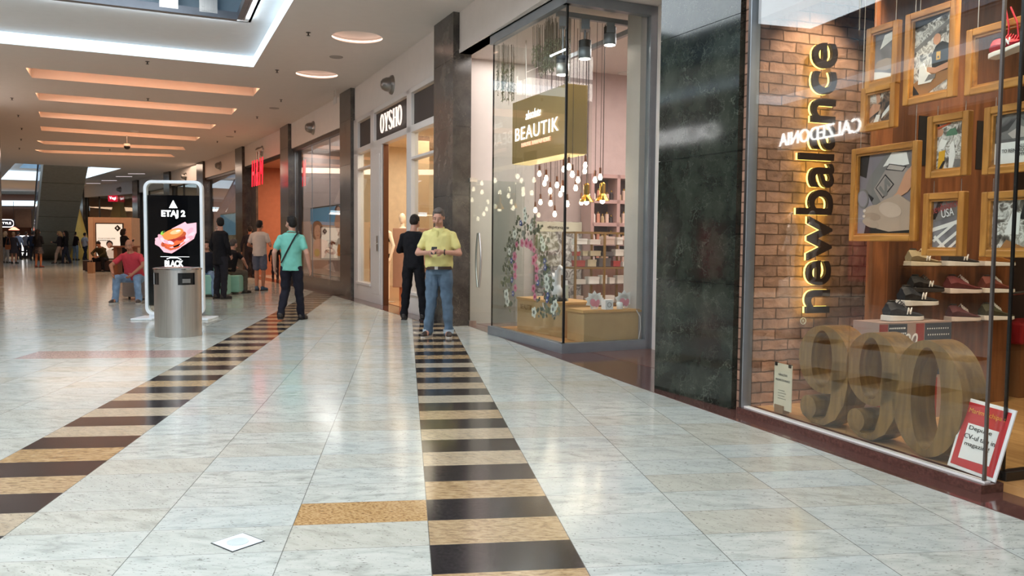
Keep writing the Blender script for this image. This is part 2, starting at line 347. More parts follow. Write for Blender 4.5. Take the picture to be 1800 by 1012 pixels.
def ellpts(cx, cz, rx, rz_, rot=0, n=20, a0=0, a1=360):
    out = []; c, s = math.cos(R(rot)), math.sin(R(rot)); full = abs(a1 - a0) >= 360
    for k in range(n):
        t = R(a0 + (a1 - a0) * k / (n if full else n - 1)); x, z = rx * math.cos(t), rz_ * math.sin(t); out.append((cx + x * c - z * s, cz + x * s + z * c))
    return out
def picture(parent, name, w, h, bg, shapes, y=0.0, x0=0.0, z0=0.0, thick=.004, step=.0006, label=None):
    """flat print: background plus cut shapes; shapes = (material, polygon in 0..1 units) clipped by hand"""
    b = B(); b.box(x0, x0 + w, y, y + thick, z0, z0 + h, bg)
    for k, (m, pl) in enumerate(shapes):
        b.prism([(x0 + min(max(u, 0.004), .996) * w, z0 + min(max(v, 0.004), .996) * h) for u, v in pl], y - step * (k + 1), y + thick * .5, m)
    return b.build(name, None, parent, label=label)
# ------------------------------------------------------------ shared materials
M = {}
M['wall'] = mat('painted_plaster', '#d9cfc8', .6, var=.02)
M['ceil'] = mat('ceiling_paint', '#d8cfc9', .7, var=.015)
M['cove'] = mat('cove_paint', '#dfe3e6', .6, var=.015)
M['marble'] = marble('green_marble', '#353b33', '#191c19', '#7c8476', .07)
M['marble2'] = marble('brown_green_marble', '#57514b', '#383431', '#8f8474', .22, 1.2)
M['granite'] = mat('brown_granite', '#5a3c36', .1, var=.3, vs=60)
M['black'] = mat('black_metal', '#141414', .35); M['dark'] = mat('dark_void', '#1b1816', .6)
M['steel'] = mat('brushed_steel', '#d2cdc6', .36, 1, var=.12, vs=3, sc=(60, 60, .6))
M['alu'] = mat('grey_aluminium_frame', '#8f959b', .35, .6)
M['white'] = mat('white_paint', '#e9e5e1', .45, var=.02); M['gold'] = mat('matt_gold', '#b79a62', .35, .55, var=.04)
M['gold2'] = mat('pale_gold_board', '#c9a878', .45, .15); M['brass'] = mat('polished_brass', '#d8a94a', .15, 1)
M['wood'] = woodmat('golden_pine', '#9a6426', '#c98f45', (6, 6, .8), .35, 3); M['woodh'] = woodmat('golden_pine_rail', '#9a6426', '#c98f45', (.8, 6, 6), .35, 3)
M['plank'] = woodmat('brown_planks', '#6d4227', '#955e38', (7, 7, .7), .45, 2.5, .23); M['wfloor'] = woodmat('light_wood_floor', '#a87c4c', '#c79c68', (.7, 7, 1), .3, 3)
M['bulb'] = mat('lit_bulb', '#fff2dc', .3, emit=14, ecol='#ffedd0'); M['lamp'] = mat('lit_lamp_face', '#ffffff', .3, emit=22, ecol='#fff4e6')
M['band'] = mat('glowing_riser_band', '#c9d9e4', .5, emit=1.25, ecol='#d6e6f2', var=.01); M['led'] = mat('orange_cove_strip', '#ff9a48', .4, emit=9, ecol='#ff8a3a'); M['ledw'] = mat('white_cove_strip', '#ffe3d2', .4, emit=2.4, ecol='#ffdcc8')  # riser band is given its own glow to brighten riser and soffit
M['red'] = mat('lit_red', '#ff1030', .4, emit=1.6, ecol='#ff1530'); M['litw'] = mat('lit_white', '#ffffff', .4, emit=2.6, ecol='#ffffff')
M['paper'] = mat('cream_paper', '#d8d0b8', .7); M['ink'] = mat('dark_ink', '#1c1a1a', .6); M['wht'] = mat('white_print', '#f2f2f0', .5)
def mk(k, *a, **q):
    if k not in M: M[k] = mat(k, *a, **q)
    return M[k]
# ------------------------------------------------------------ floor
b = B(); b.slab([(-60, -11), (14, -11), (14, 66), (-60, 66)], -.2, 0); struct(b.build('floor', FLOOR))
# ------------------------------------------------------------ right-hand shop line
ZC = 4.8; ZF = 4.06
C = [(G(1285, 720)[:2], G(1150, 683)[:2])] + [(G(*n_, ZC)[:2], G(*f_, ZC)[:2]) for f_, n_ in (((763, 45), (797, 20)), ((597, 165), (616, 154)), ((492, 225), (506, 217)), ((413, 262), (425, 257)), ((345, 287), (356, 283)), ((287, 303), (297, 301)), ((232, 318), (241, 316)))]
C += [((-28.6, 53.6), (-29.3, 54.3)), ((-33.5, 58.2), (-34.2, 58.8))]
def fr(a, b_): return Fr(a[0], a[1], b_[0] - a[0], b_[1] - a[1])
for i, (N, F_) in enumerate(C):
    f = fr(F_, N); wd = math.hypot(N[0] - F_[0], N[1] - F_[1]); mm = M['marble'] if i == 0 else M['marble2']; dp = .3
    b = B(); b.box(.01, wd - .01, .01, dp - .01, 0, ZC, M['black'])
    zs = [0, .99, 2.03, 3.08, 4.1, ZC]
    for k in range(5): b.box(0, wd, 0, dp, zs[k] + (.0025 if k else 0), zs[k + 1] - .0025, mm)
    o = b.build('trim_1', None, None, f.w(0, 0), f.rz); struct(o)
BAY = [fr(C[i + 1][0], C[i][1]) for i in range(len(C) - 1)]; BL = [math.hypot(C[i + 1][0][0] - C[i][1][0], C[i + 1][0][1] - C[i][1][1]) for i in range(len(C) - 1)]
for i, f in enumerate(BAY):
    zb = 4.18 if i == 0 else ZF
    struct(B().box(0, BL[i], .1, .3, zb, ZC).build('wall_right', M['wall'], None, f.w(0, 0), f.rz))
# brown granite border along the shopfronts
brd = [G(1800, 915), G(1098, 672), G(805, 565)]
pts = [(3.55, 1.0), G(1800, 915)[:2], G(1098, 672)[:2], G(805, 566)[:2], G(798, 569)[:2]]
inn = [(6.2, 1.7), (5.4, 4.9), (4.2, 8.6), (1.6, 13.2), (-.6, 12.9)]
b = B()
for k in range(4): b.slab([pts[k], inn[k], inn[k + 1], pts[k + 1]], -.05, .004)
struct(b.build('trim_2', M['granite']))
for i in range(1, len(C) - 1):
    f = BAY[i]; struct(B().box(-1.0, BL[i] + .06, -.22, .3, -.05, .004).build('trim_2', M['granite'], None, f.w(0, 0), f.rz))
# ------------------------------------------------------------ ceiling with its openings
def circle(c, r, n=32): return [(c[0] + r * math.cos(2 * math.pi * k / n), c[1] + r * math.sin(2 * math.pi * k / n)) for k in range(n)]
SKY1 = [hall(0, 0), hall(27, 0), hall(27, 6.3), hall(0, 6.3)]
slots_px = [((45, 119), (457, 155)), ((62, 163), (417, 191)), ((68, 196), (380, 219)), ((71, 222), (352, 241)), ((64, 247), (322, 258)), ((60, 263), (300, 271))]
SL = []
for a, c in slots_px:
    p = Vector(G(*a, ZC)[:2]); q = Vector(G(*c, ZC)[:2]); d = (q - p).normalized(); n = Vector((-d.y, d.x))
    SL.append([tuple(p), tuple(q), tuple(q + n * 1.15), tuple(p + n * 1.15)])
SKY2 = [(-23.3, 37.8), (-19.4, 40.0), (-27.0, 49.6), (-30.6, 48.2)]
DOMES = [(G(628, 66, ZC), .43), (G(557, 131, ZC), .43)]
def holed(name, outer, holes, z, m, thick=None):
    bm = bmesh.new(); es = []
    for lp in [outer] + holes:
        vs = [bm.verts.new((x, y, z)) for x, y in lp]; es += [bm.edges.new((vs[k], vs[(k + 1) % len(vs)])) for k in range(len(vs))]
    bmesh.ops.triangle_fill(bm, use_beauty=True, use_dissolve=False, edges=es)
    bmesh.ops.recalc_face_normals(bm, faces=bm.faces); me = bpy.data.meshes.new(name); bm.to_mesh(me); bm.free(); me.materials.append(m)
    o = bpy.data.objects.new(name, me); COL.objects.link(o); return o
struct(holed('ceiling', [(-60, -11), (14, -11), (14, 66), (-60, 66)], [SKY1, SKY2] + SL + [circle(c, r) for c, r in DOMES], ZC, M['ceil']))
def walls_of(poly, z0, z1, m, th=.04):
    b = B(); n = len(poly); c = Vector((sum(p[0] for p in poly) / n, sum(p[1] for p in poly) / n))
    for k in range(n):
        p, q = Vector(poly[k]), Vector(poly[(k + 1) % n]); d = (q - p).normalized(); nn = Vector((-d.y, d.x))
        if (c - p).dot(nn) > 0: nn = -nn
        b.slab([tuple(p), tuple(q), tuple(q + nn * th), tuple(p + nn * th)], z0, z1, m)
    return b
# first opening: riser with a glow put into its paint, inner soffit ring, steel-edged void, blue-grey upper floor
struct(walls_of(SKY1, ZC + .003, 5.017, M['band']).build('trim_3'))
ic = Vector(G(417, 30, 5.02)[:2]) - H0; ia, ib = ic.dot(HA), ic.dot(HB)
IN1 = [hall(ia, ib), hall(25, ib), hall(25, 4.6), hall(ia, 4.6)]
struct(holed('ceiling', SKY1, [IN1], 5.02, M['cove']))
struct(walls_of(IN1, 4.98, 5.10, mk('dark_steel_edge', '#6b6f76', .4, .5), .08).build('trim_3'))
struct(walls_of([hall(ia - .25, ib - .2), hall(26, ib - .2), hall(26, 4.9), hall(ia - .25, 4.9)], 5.02, 7.6, mk('upper_wall_blue_grey', '#8fa4b0', .5)).build('wall_upper'))
x, y = hall(13.8, 2.6)
# upstairs balustrade plates seen over the edge
for s_ in (1.35, 1.95):
    x, y = hall(ia - .02, ib + s_ - .9); b = B(); b.box(-.02, .02, -.14, .14, -.1, .5); b.cyl((.03, -.08, .0), (-.03, -.08, .0), .02); b.cyl((.03, .08, .0), (-.03, .08, .0), .02)
    tag(b.build('balustrade_bracket', M['steel'], None, (x, y, 5.14), HZ), 'steel balustrade bracket at the edge of the roof opening', 'bracket', 'balustrade brackets of the roof opening')
for nm_, c_, ln_, rz_ in (('far', hall(ia - .1, (ib + 4.6) / 2), 4.6 - ib, HZ + math.pi / 2), ('side', hall(ia + 6, ib - .1), 12, HZ)):
    t = thing('cove_light', 'cool white strip light along the ' + nm_ + ' inner edge of the roof opening', 'strip light', (c_[0], c_[1], 5.0), rz_); B().box(-ln_ / 2, ln_ / 2, -.015, .015, -.02, .02).build('profile', M['alu'], t)
    o_ = area('cove_strip_light', (c_[0] , c_[1], 4.99), ln_, .03, 16 * ln_ / 3, (.8, .92, 1)); d_ = (-HA if nm_ == 'far' else -HB); o_.location.x += d_.x * .03; o_.location.y += d_.y * .03; o_.rotation_euler = Vector((-d_.x, -d_.y, 0.0)).to_track_quat('Z', 'Y').to_euler(); o_.data.size = ln_
# second opening
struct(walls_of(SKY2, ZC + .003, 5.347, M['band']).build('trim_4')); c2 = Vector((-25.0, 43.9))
IN2 = [tuple(c2 + (Vector(p) - c2) * .62) for p in SKY2]
struct(holed('ceiling', SKY2, [IN2], 5.35, M['cove']))
struct(walls_of([tuple(c2 + (Vector(p) - c2) * 1.1) for p in SKY2], 5.35, 9, mk('upper_wall_blue_grey', '#8fa4b0', .5)).build('wall_upper'))
# orange-lit coffers
for k, s_ in enumerate(SL):
    n = (Vector(s_[3]) - Vector(s_[0])).normalized(); ins = [Vector(s_[0]) - n * .25, Vector(s_[1]) - n * .25, Vector(s_[2]), Vector(s_[3])]
    b = walls_of([tuple(p) for p in ins], ZC + .003, 5.1, M['ceil']); b.slab([tuple(p) for p in ins], 5.1, 5.14, M['ceil'])
    struct(b.build('trim_5'))
    mm_ = (Vector(s_[0]) + Vector(s_[1])) / 2 + n * .25; dv = Vector(s_[1]) - Vector(s_[0]); area('slot_light', (mm_.x, mm_.y, 5.06), dv.length - .2, .5, 66, (1, .56, .32), math.atan2(dv.y, dv.x))
    p, q = Vector(s_[0]) - n * .12, Vector(s_[1]) - n * .12; m_ = (p + q) / 2; d = (q - p)
    b = B(); b.box(-d.length / 2 + .05, d.length / 2 - .05, -.03, .03, 0, .02, M['led']); b.box(-d.length / 2 + .03, d.length / 2 - .03, -.045, .045, -.015, -.001, M['white'])
    tag(b.build('cove_light', None, None, (m_.x, m_.y, ZC + .02), math.atan2(d.y, d.x)), 'orange strip light hidden in the ceiling slot, ' + ['nearest slot', 'second slot', 'third slot', 'fourth slot', 'fifth slot', 'farthest slot'][k] + ' from the roof opening', 'strip light', 'orange strip lights in the ceiling slots')
# round recessed discs
for k, (c, r) in enumerate(DOMES):
    t = thing('ceiling_light', 'round recessed ceiling disc with warm lit rim, ' + ('nearer and larger' if k == 0 else 'farther and smaller') + ' of two', 'ceiling light', (c[0], c[1], ZC))
    b = B(); b.lathe([(r + .0, .003), (r + .06, .003), (r + .06, .1), (r * .8, .15), (.01, .16)], n=40, cap=False); b.build('dish', M['ceil'], t, smooth=True)
    b = B(); b.tube([(x, y_, .045) for x, y_ in circle((0, 0), r + .04, 32)], .012, 6, closed=True); b.build('lit_rim', M['ledw'], t)
# left side: shop line just outside the picture (seen in the window reflections), big dark column where it ends
FL = Fr(-4.2, -3.2, -.40, .915)
LLn = 29.5
struct(B().box(0, LLn, .05, .3, 4.06, ZC).build('wall_left', M['wall'], None, FL.w(0, 0), FL.rz))
struct(B().box(0, LLn, 3.0, 3.2, 0, ZC).build('wall_left', mk('shop_back', '#8a7466', .7), None, FL.w(0, 0), FL.rz))
for k in range(5): struct(B().box(0, .9, -.05, .6, 0, ZC).build('trim_6', M['marble2'], None, FL.w(1 + k * 6.9, 0), FL.rz))
struct(B().box(-.55, .55, -.55, .55, 0, ZC).build('trim_6', M['marble2'], None, (-17.1, 25.8, 0), R(24)))
for k in (1.2, 6.2, 23.7):  # fill lights added out of view to brighten ceiling and right fascia
    xx, yy, _ = FL.w(k, -.12); t = thing('added_fill_panel', 'long added fill light panel, out of view on the opposite fascia', 'fill light', (xx, yy, 4.45), FL.rz, 'added fill panels on the opposite fascia')
    B().box(-2.3, 2.3, .02, .12, -.26, .26).build('housing', M['white'], t); o_ = area('fascia_fill_light', (xx, yy, 4.45), 4.5, .45, 230, (1, .95, .9)); o_.rotation_euler = (R(90 + 14), 0, FL.rz)
# mirror helper: what the near window reflects
GP = Fr(1.81, 6.15, .71, -1.95)
def mirrored(px, py):
    r = ray(px, py); k = GP.o.dot(GP.y) / (r.x * GP.y.x + r.y * GP.y.y); Q = Vector((r.x * k, r.y * k)); n = GP.y
    d = Vector((r.x, r.y)); d2 = d - n * 2 * d.dot(n); o = FL.o - FL.y * .06
    t_ = (o - Q).dot(FL.y) / d2.dot(FL.y); P = Q + d2 * t_; return ((P - FL.o).dot(FL.x), HC + r.z * (k + t_))
aL, zL = mirrored(1504, 222); aR, zR = mirrored(1378, 240); wS = abs(aR - aL)
t = thing('shop_sign', 'glowing white CALZEDONIA letters on the shop opposite the sneaker window', 'sign', FL.w(min(aL, aR) - .2, -.1, 3.5 if False else min(zL, zR) - .15), FL.rz)
text('CALZEDONIA', mk('lit_sign_white', '#ffffff', .4, emit=7), t, (0, 0, 0), wS + .35, .33, .03)
B().box(-.1, wS + .45, .02, .06, -.12, .45).build('backing', M['white'], t)
# ------------------------------------------------------------ shop window helper for the far bays
def glazing(f, x0, x1, z0, z1, y, m=GLASS, name='window_1', lab=None):
    return struct(B().box(x0, x1, y, y + .012, z0, z1).build(name, m, None, f.w(0, 0), f.rz))
def room(f, x0, x1, y0, y1, z1, wallm, floorm=None, ceilm=None, names=True, back=True, right=True, left=True):
    if back: struct(B().box(x0, x1, y1, y1 + .1, 0, z1).build('wall_back', wallm, None, f.w(0, 0), f.rz))
    if left: struct(B().box(x0 - .1, x0, y0, y1, 0, z1).build('wall_left', wallm, None, f.w(0, 0), f.rz))
    if right: struct(B().box(x1, x1 + .1, y0, y1, 0, z1).build('wall_right', wallm, None, f.w(0, 0), f.rz))
    if floorm: struct(B().box(x0, x1, y0, y1, -.05, .012).build('floor', floorm, None, f.w(0, 0), f.rz))
    if ceilm: struct(B().box(x0, x1, y0, y1, z1, z1 + .05).build('ceiling', ceilm, None, f.w(0, 0), f.rz))
# bay 2: window with the seaside screen
f = BAY[2]; L = BL[2]
room(f, 0, L, .45, 1.7, ZF, mk('mauve_wall', '#b7a7a3', .7), None, mk('mauve_ceiling', '#c9bdb8', .7), back=False, right=False)
struct(B().slab([(L + .2, .42), (0, 1.66), (0, 1.70), (L + .2, .46)], 0, ZF).build('wall_back', M['mauve_wall'], None, f.w(0, 0), f.rz)); struct(B().slab([(L + .2, .465), (0, 1.705), (0, 1.75), (L + .2, .51)], 0, ZF).build('wall_left', mk('cream_shop_wall', '#dccbb0', .6), None, f.w(0, 0), f.rz))
glazing(f, .0, L, .32, ZF - .08, .2); struct(B().box(0, L, .1, .5, 0, .32).build('trim_7', M['marble2'], None, f.w(0, 0), f.rz))
struct(B().box(0, L, .14, .26, ZF - .1, ZF).build('window_1', mk('bronze_frame', '#4a3d38', .4, .4), None, f.w(0, 0), f.rz))
for xx in (0.02, 2.05, 3.9): struct(B().box(xx, xx + .006, .195, .215, .32, ZF).build('window_1', M['alu'], None, f.w(0, 0), f.rz))
x, y, _ = f.w(L / 2 - .6, .8); area('shop_ceiling_panel', (x, y, ZF - .1), 4.2, .6, 65, (1, .93, .9), f.rz)
sx0, sz0 = f.px(546, 484, .5); sx1, sz1 = f.px(597, 358, .5); sx1 += .75; sz0 = .36; sz1 = 2.25
t = thing('display_screen', 'lit poster of a young woman by the sea, left of the OYSHO shop', 'poster', f.w(sx0, .5, sz0), f.rz)
W_, H_ = sx1 - sx0, sz1 - sz0
B().box(-.03, W_ + .03, .02, .08, -.03, H_ + .03).build('frame', M['black'], t)
skin = mk('print_skin', '#b58c78', .5, emit=.25); skl = mk('print_skin_light', '#cda592', .5, emit=.25); hairp = mk('print_hair', '#5a3c2c', .5, emit=.15)
cream = mk('print_cream', '#c9bcae', .5, emit=.25); blue = mk('print_blue', '#5e93b8', .5, emit=.3)
picture(t, 'print', W_, H_, clutter('print_rug', [(.35, '#8a6650'), (.55, '#b89c88'), (.7, '#7a4a3c')], 7, .25), [
    (blue, [(0, .76), (1, .70), (1, 1), (0, 1)]), (cream, [(0, .18), (1, .25), (1, .70), (.4, .72), (0, .66)]),
    (mk('print_dusty', '#9a7f74', .5, emit=.2), [(0, 0), (1, 0), (1, .24), (0, .2)]),
    (hairp, ellpts(.20, .66, .17, .15)), (hairp, ellpts(.40, .64, .08, .05)), (skin, ellpts(.22, .64, .10, .105)), (skin, [(.17, .5), (.3, .5), (.28, .6), (.18, .6)]),
    (skl, [(.03, .25), (.10, .48), (.2, .53), (.32, .53), (.5, .5), (.5, .34), (.42, .26), (.3, .24)]), (mk('print_shade', '#7a4f44', .5, emit=.1), [(.17, .645), (.2, .655), (.2, .645)]),
    (mk('print_shade', '#7a4f44'), [(.25, .655), (.29, .645), (.26, .64)]), (mk('print_lip', '#8e3f3c', .5, emit=.1), ellpts(.23, .585, .03, .008)),
    (mk('print_yellow', '#b9a55a', .5, emit=.2), ellpts(.2, .32, .08, .06)), (hairp, ellpts(.76, .93, .07, .07)), (skin, [(.68, .74), (.72, .9), (.82, .93), (.86, .8), (.84, .7), (.78, .58)]),
    (skl, ellpts(.78, .93, .045, .05)), (mk('print_orange', '#c0742c', .5, emit=.25), [(.72, .3), (.9, .28), (.93, .42), (.78, .46)]), (mk('print_bread', '#8a4a2c', .5, emit=.2), ellpts(.62, .47, .08, .025)),
    (mk('print_bread', '#8a4a2c'), ellpts(.58, .36, .13, .05, -10)), (mk('print_shell', '#d8b8a0', .5, emit=.3), ellpts(.55, .37, .09, .03, -10)), (mk('print_fold', '#c7aea2', .5, emit=.2), [(.35, .1), (.7, .06), (.62, .2)])], 0, 0, 0)
# bay 3: orange-lit open shop with red blade sign
f = BAY[3]; L = BL[3]
room(f, 0, L, .3, 4.6, ZF, mk('salmon_wall', '#a8694c', .7), None, mk('salmon_ceiling', '#b98064', .7))
struct(B().box(0, L, .14, .3, ZF - .08, ZF).build('trim_7', M['dark'], None, f.w(0, 0), f.rz))
struct(B().box(0, .9, .3, .38, 0, ZF).build('window_2', M['marble2'], None, f.w(0, 0), f.rz))
x, y, _ = f.w(L / 2 + .4, 2.2); area('shop_ceiling_panel', (x, y, ZF - .1), 3, 2.4, 260, (1, .68, .46), f.rz)
# red H&M blade sign
hs_, hz_ = BAY[3].px(450, 327, -.45); hx, hy, _ = BAY[3].w(hs_, -.45)
t = thing('blade_sign', 'red glowing H&M sign sticking out above the orange shop entrance', 'sign', (hx, hy, hz_), BAY[3].rz)
text('H&M', M['red'], t, (-.6, 0, 0), 1.6, .85, .02, .0, shear=.2, space=1.35)
b = B(); b.tube([(-.1, .05, .85), (-.1, .05, 1.15)], .03); b.tube([(.25, .05, .85), (.25, .05, 1.15)], .03); b.box(-.15, .8, .02, .08, 1.1, 1.16); b.build('bracket', M['steel'], t)
# bay 4: window with the blue beach print
f = BAY[4]; L = BL[4]
room(f, 0, L, .45, 2.6, ZF, mk('rose_wall', '#a99088', .7), None, mk('mauve_ceiling', '#c9bdb8'))
glazing(f, 0, L, .3, ZF - .08, .2); struct(B().box(0, L, .1, .5, 0, .3).build('trim_7', M['marble2'], None, f.w(0, 0), f.rz))
struct(B().box(0, L, .14, .26, ZF - .1, ZF).build('window_1', mk('bronze_frame', '#4a3d38'), None, f.w(0, 0), f.rz))
x, y, _ = f.w(L / 2, 1.4); area('shop_ceiling_panel', (x, y, ZF - .1), 3.5, 1.6, 90, (1, .86, .8), f.rz)
sx0, sz0 = f.px(388, 480, .6); sx1, sz1 = f.px(428, 378, .6)
t = thing('beach_poster', 'tall print of blue sky over a grassy beach beyond the H&M entrance', 'poster', f.w(sx0, .6, .35), f.rz)
picture(t, 'print', sx1 - sx0 + .4, 2.1, clutter('print_beach', [(.35, '#4f4a34'), (.5, '#8d8672'), (.68, '#b3aa98')], 5, .2, sc=(1, 1, 2)), [
    (blue, [(0, .56), (1, .56), (1, .95), (0, .98)]), (mk('print_sky', '#8fb6cf', .5, emit=.3), [(.1, .98), (.8, .72), (1, .8), (1, .99)]), (mk('print_grass', '#5c5a38', .5, emit=.15), [(0, .1), (.4, .14), (.5, .3), (.2, .34), (0, .25)])])
# bays 5..8: dim fronts
cols_ = ['#5b544f', '#4c4a4c', '#8d6d55', '#a07a58']
for k in (5, 6, 7, 8):
    f = BAY[k]; L = BL[k]
    room(f, 0, L, .4, 2.4, ZF, mk('dim_wall_%d' % k, cols_[k - 5], .7), None, mk('dim_ceiling', '#7a706a', .7))
    glazing(f, 0, L, .25, ZF - .08, .2, name='window_3'); x, y, _ = f.w(L / 2, 1.2)
    area('shop_ceiling_panel', (x, y, ZF - .1), 3, 1.2, 60 if k > 6 else 45, (1, .8, .62) if k > 6 else (.95, .9, .9), f.rz)
    for xx in (0.0, 2.2, L - .06): struct(B().box(xx, xx + .06, .16, .24, 0, ZF).build('window_3', M['dark'], None, f.w(0, 0), f.rz))
    for j in range(2):
        pz = thing('window_poster', ['large grey portrait print in a dim far window', 'tall teal and white print in the farthest windows'][j % 2], 'poster', f.w(.7 + j * 2.5, .5, .4), f.rz, 'prints in the far shop windows')
        picture(pz, 'print', 1.3, 2.0, [clutter('print_far_a', [(.4, '#3b3836'), (.6, '#9b948c')], 3, .15), clutter('print_far_b', [(.4, '#3d6a7a'), (.6, '#c8c4ba')], 2.2, .15)][(j + k) % 2], [(mk('print_far_skin', '#9d8474', .5, emit=.1), ellpts(.5, .7, .2, .16)), (mk('print_far_dark', '#35302f', .5), [(.15, 0), (.85, 0), (.75, .5), (.3, .52)])])
# red square shop sign of the far bay
ys_ = BAY[7].px(190, 354, -.3); x, y, _ = BAY[7].w(ys_[0], -.3)
t = thing('red_shop_sign', 'small square red sign with white lettering Yogi above a far shop window', 'sign', (x, y, ys_[1]), R(15))
B().box(0, .52, 0, .12, 0, .38).build('panel', mk('sign_red', '#c8102e', .4, emit=.9), t, bev=.01); text('Yogi', M['litw'], t, (.07, -.01, .1), .38, .2, .01, .02)
# ------------------------------------------------------------ plaza at the far end
struct(B().box(-60, 14, 0, .2, 0, ZC).build('wall_far', mk('far_wall', '#6b5347', .7), None, (0, 64, 0), 0))
struct(B().box(-60.2, -60, -11, 66, 0, ZC).build('wall_left', M['wall']))
FP = Fr(-46, 60, 1, .0)
struct(B().box(0, 20, 0, .4, 4.55, ZC).build('trim_8', mk('balcony_grey', '#8b8a88', .6), None, FP.w(0, 0), 0))
struct(B().box(0, 20, -.03, .3, 4.15, 4.55).build('trim_8', mk('brown_band', '#5a3a2e', .5), None, FP.w(0, 0), 0))
t = thing('light_band', 'long white glowing band over the far food kiosks', 'light', (-44, 59.6, 3.7)); b = B(); b.box(0, 11, 0, .2, 0, .38); b.build('diffuser', mk('lit_band', '#dff4ff', .4, emit=2.0, ecol='#d8f2ff'), t); B().box(-.05, 11.05, .03, .3, -.06, .0).build('frame', M['dark'], t)
struct(B().box(0, 20, .5, .7, 0, 4.2).build('wall_far', mk('kiosk_brown', '#6a4634', .6, emit=0), None, FP.w(0, 0), 0))
area('plaza_fill_light', (-17.5, 35.5, 4.75), 7, 3, 230, (1, .74, .56), .9)  # warm fill light added to brighten the plaza, not daylight
area('plaza_warm_panel', (-34, 53, 3.5), 8, 3, 300, (1, .66, .42))
area('plaza_warm_panel', (-29, 58, 3.5), 5, 3, 260, (1, .62, .36))
struct(B().box(-.6, .6, -.3, .3, 2.1, 3.45).build('trim_9', mk('mauve_panel', '#6e625f', .6), None, (-35.7, 59.0, 0), 0))
x, y, z = -35.9, 54.5, 0
t = thing('shop_sign', 'round-ended dark blue sign reading LIFE STYLE in white outline above the far counter', 'sign', (-37.0, 57.2, 2.05)); B().box(0, 1.6, .0, .1, 0, .62).build('panel', mk('sign_navy', '#0e1a33', .4), t, bev=.03)
b = B(); b.tube([(1.3 + .26 * math.cos(a), -.02, .31 + .26 * math.sin(a)) for a in [R(-90 + k * 20) for k in range(10)]] + [(-.2, -.02, .57)], .025, 6); b.tube([(-.2, -.02, .05), (1.3, -.02, .05)], .025, 6); b.build('outline', M['litw'], t); text('LIFE STYLE', M['litw'], t, (.05, -.01, .24), 1.3, .16, .01, .01)
t = thing('menu_display', 'glowing white menu tower behind the woman with the tan bag', 'display', (-31.9, 52.0, 0)); B().box(0, .62, 0, .2, .0, 1.55).build('panel', M['ink'], t); b = B()
for k in range(7): b.box(.03, .6, -.012, 0, .5 + k * .145, .61 + k * .145)
b.build('menu_lines', M['litw'], t); text('STYLE', M['litw'], t, (.05, -.02, .2), .5, .18, .01, .02)
t = thing('counter', 'dark food counter at the far end of the plaza', 'counter', (-41, 57.4, 0)); B().box(0, 7, 0, .9, 0, 1.0).build('body', M['dark'], t); B().box(-.05, 7.05, -.05, .95, 1.0, 1.06).build('countertop', mk('copper_lit', '#b56a3a', .3, .4), t)
t = thing('heat_lamp', 'glowing reddish lamp over the far food counter', 'lamp', (-35.2, 56.8, 1.9)); B().lathe([(.05, .2), (.1, .17), (.34, .0), (.33, -.02)], n=16).build('lamp_shade', mk('lamp_red_glow', '#ff9a80', .4, emit=2.5), t, smooth=True); B().cyl((0, 0, .3), (0, 0, 2.0), .015).build('cord', M['black'], t)
# yellow cone column behind the escalator
t = thing('cone_column', 'pale yellow tapered column behind the escalator', 'column', (-28.2, 51.6, 0)); B().lathe([(1.0, 0), (1.0, .3), (.95, .9), (.35, 3.5), (.3, 3.95)], n=28).build('shaft', mk('pale_yellow', '#c6ab5a', .5), t, smooth=True); B().lathe([(.32, 3.5), (.30, 4.2)], n=24).build('collar', M['white'], t)
# escalator rising through the second opening
E0 = (Vector(G(58, 456)) + Vector(G(126, 457))) / 2; E1 = (Vector(G(88, 291, ZC)) + Vector(G(145, 293, ZC))) / 2; dd = Vector((E1.x - E0.x, E1.y - E0.y)).normalized(); ez = math.atan2(dd.y, dd.x); Lh = math.hypot(E1.x - E0.x, E1.y - E0.y)
t = thing('escalator', 'escalator with dark clad underside rising through the far roof opening', 'escalator', (E0.x, E0.y, 0), ez)
k_ = ZC / Lh; top = Lh * 1.35
b = B(); b.prism([(-1.4, 0), (-.3, 0), (top, (top + .3) * k_), (top, (top + .3) * k_ + 1.1), (-.2, 1.0), (-1.4, .6)], -.95, .95); b.build('truss_cladding', mk('escalator_cladding', '#8f8b7f', .55, .1, var=.08), t)
for y_ in (-.98, .96):
    b = B(); b.prism([(-1.2, .6), (-.2, 1.0), (top, (top + .3) * k_ + 1.1), (top, (top + .3) * k_ + 1.95), (-.2, 1.85), (-1.2, 1.5)], y_, y_ + .015); b.build('glass_balustrade', mk('blue_balustrade', '#8fa7c0', .1, .3), t)
    b = B(); b.tube([(-1.3, y_, .9), (-1.35, y_, 1.4), (-.2, y_, 1.9), (top, y_, (top + .3) * k_ + 2.0)], .05, 8); b.build('handrail', M['black'], t)
b = B(); b.box(-1.25, -1.1, -1.0, -.9, 1.3, 1.9); b.build('lit_panel', mk('lit_cyan', '#bfe8f5', .4, emit=1.3), t)
for k in range(6):
    z_ = .9 + k * .8; b = B(); xx = z_ / k_ - .3; b.box(xx - .012, xx + .012, -.952, .952, z_ - .012, z_ + .0); b.build('panel_joint', M['dark'], t)
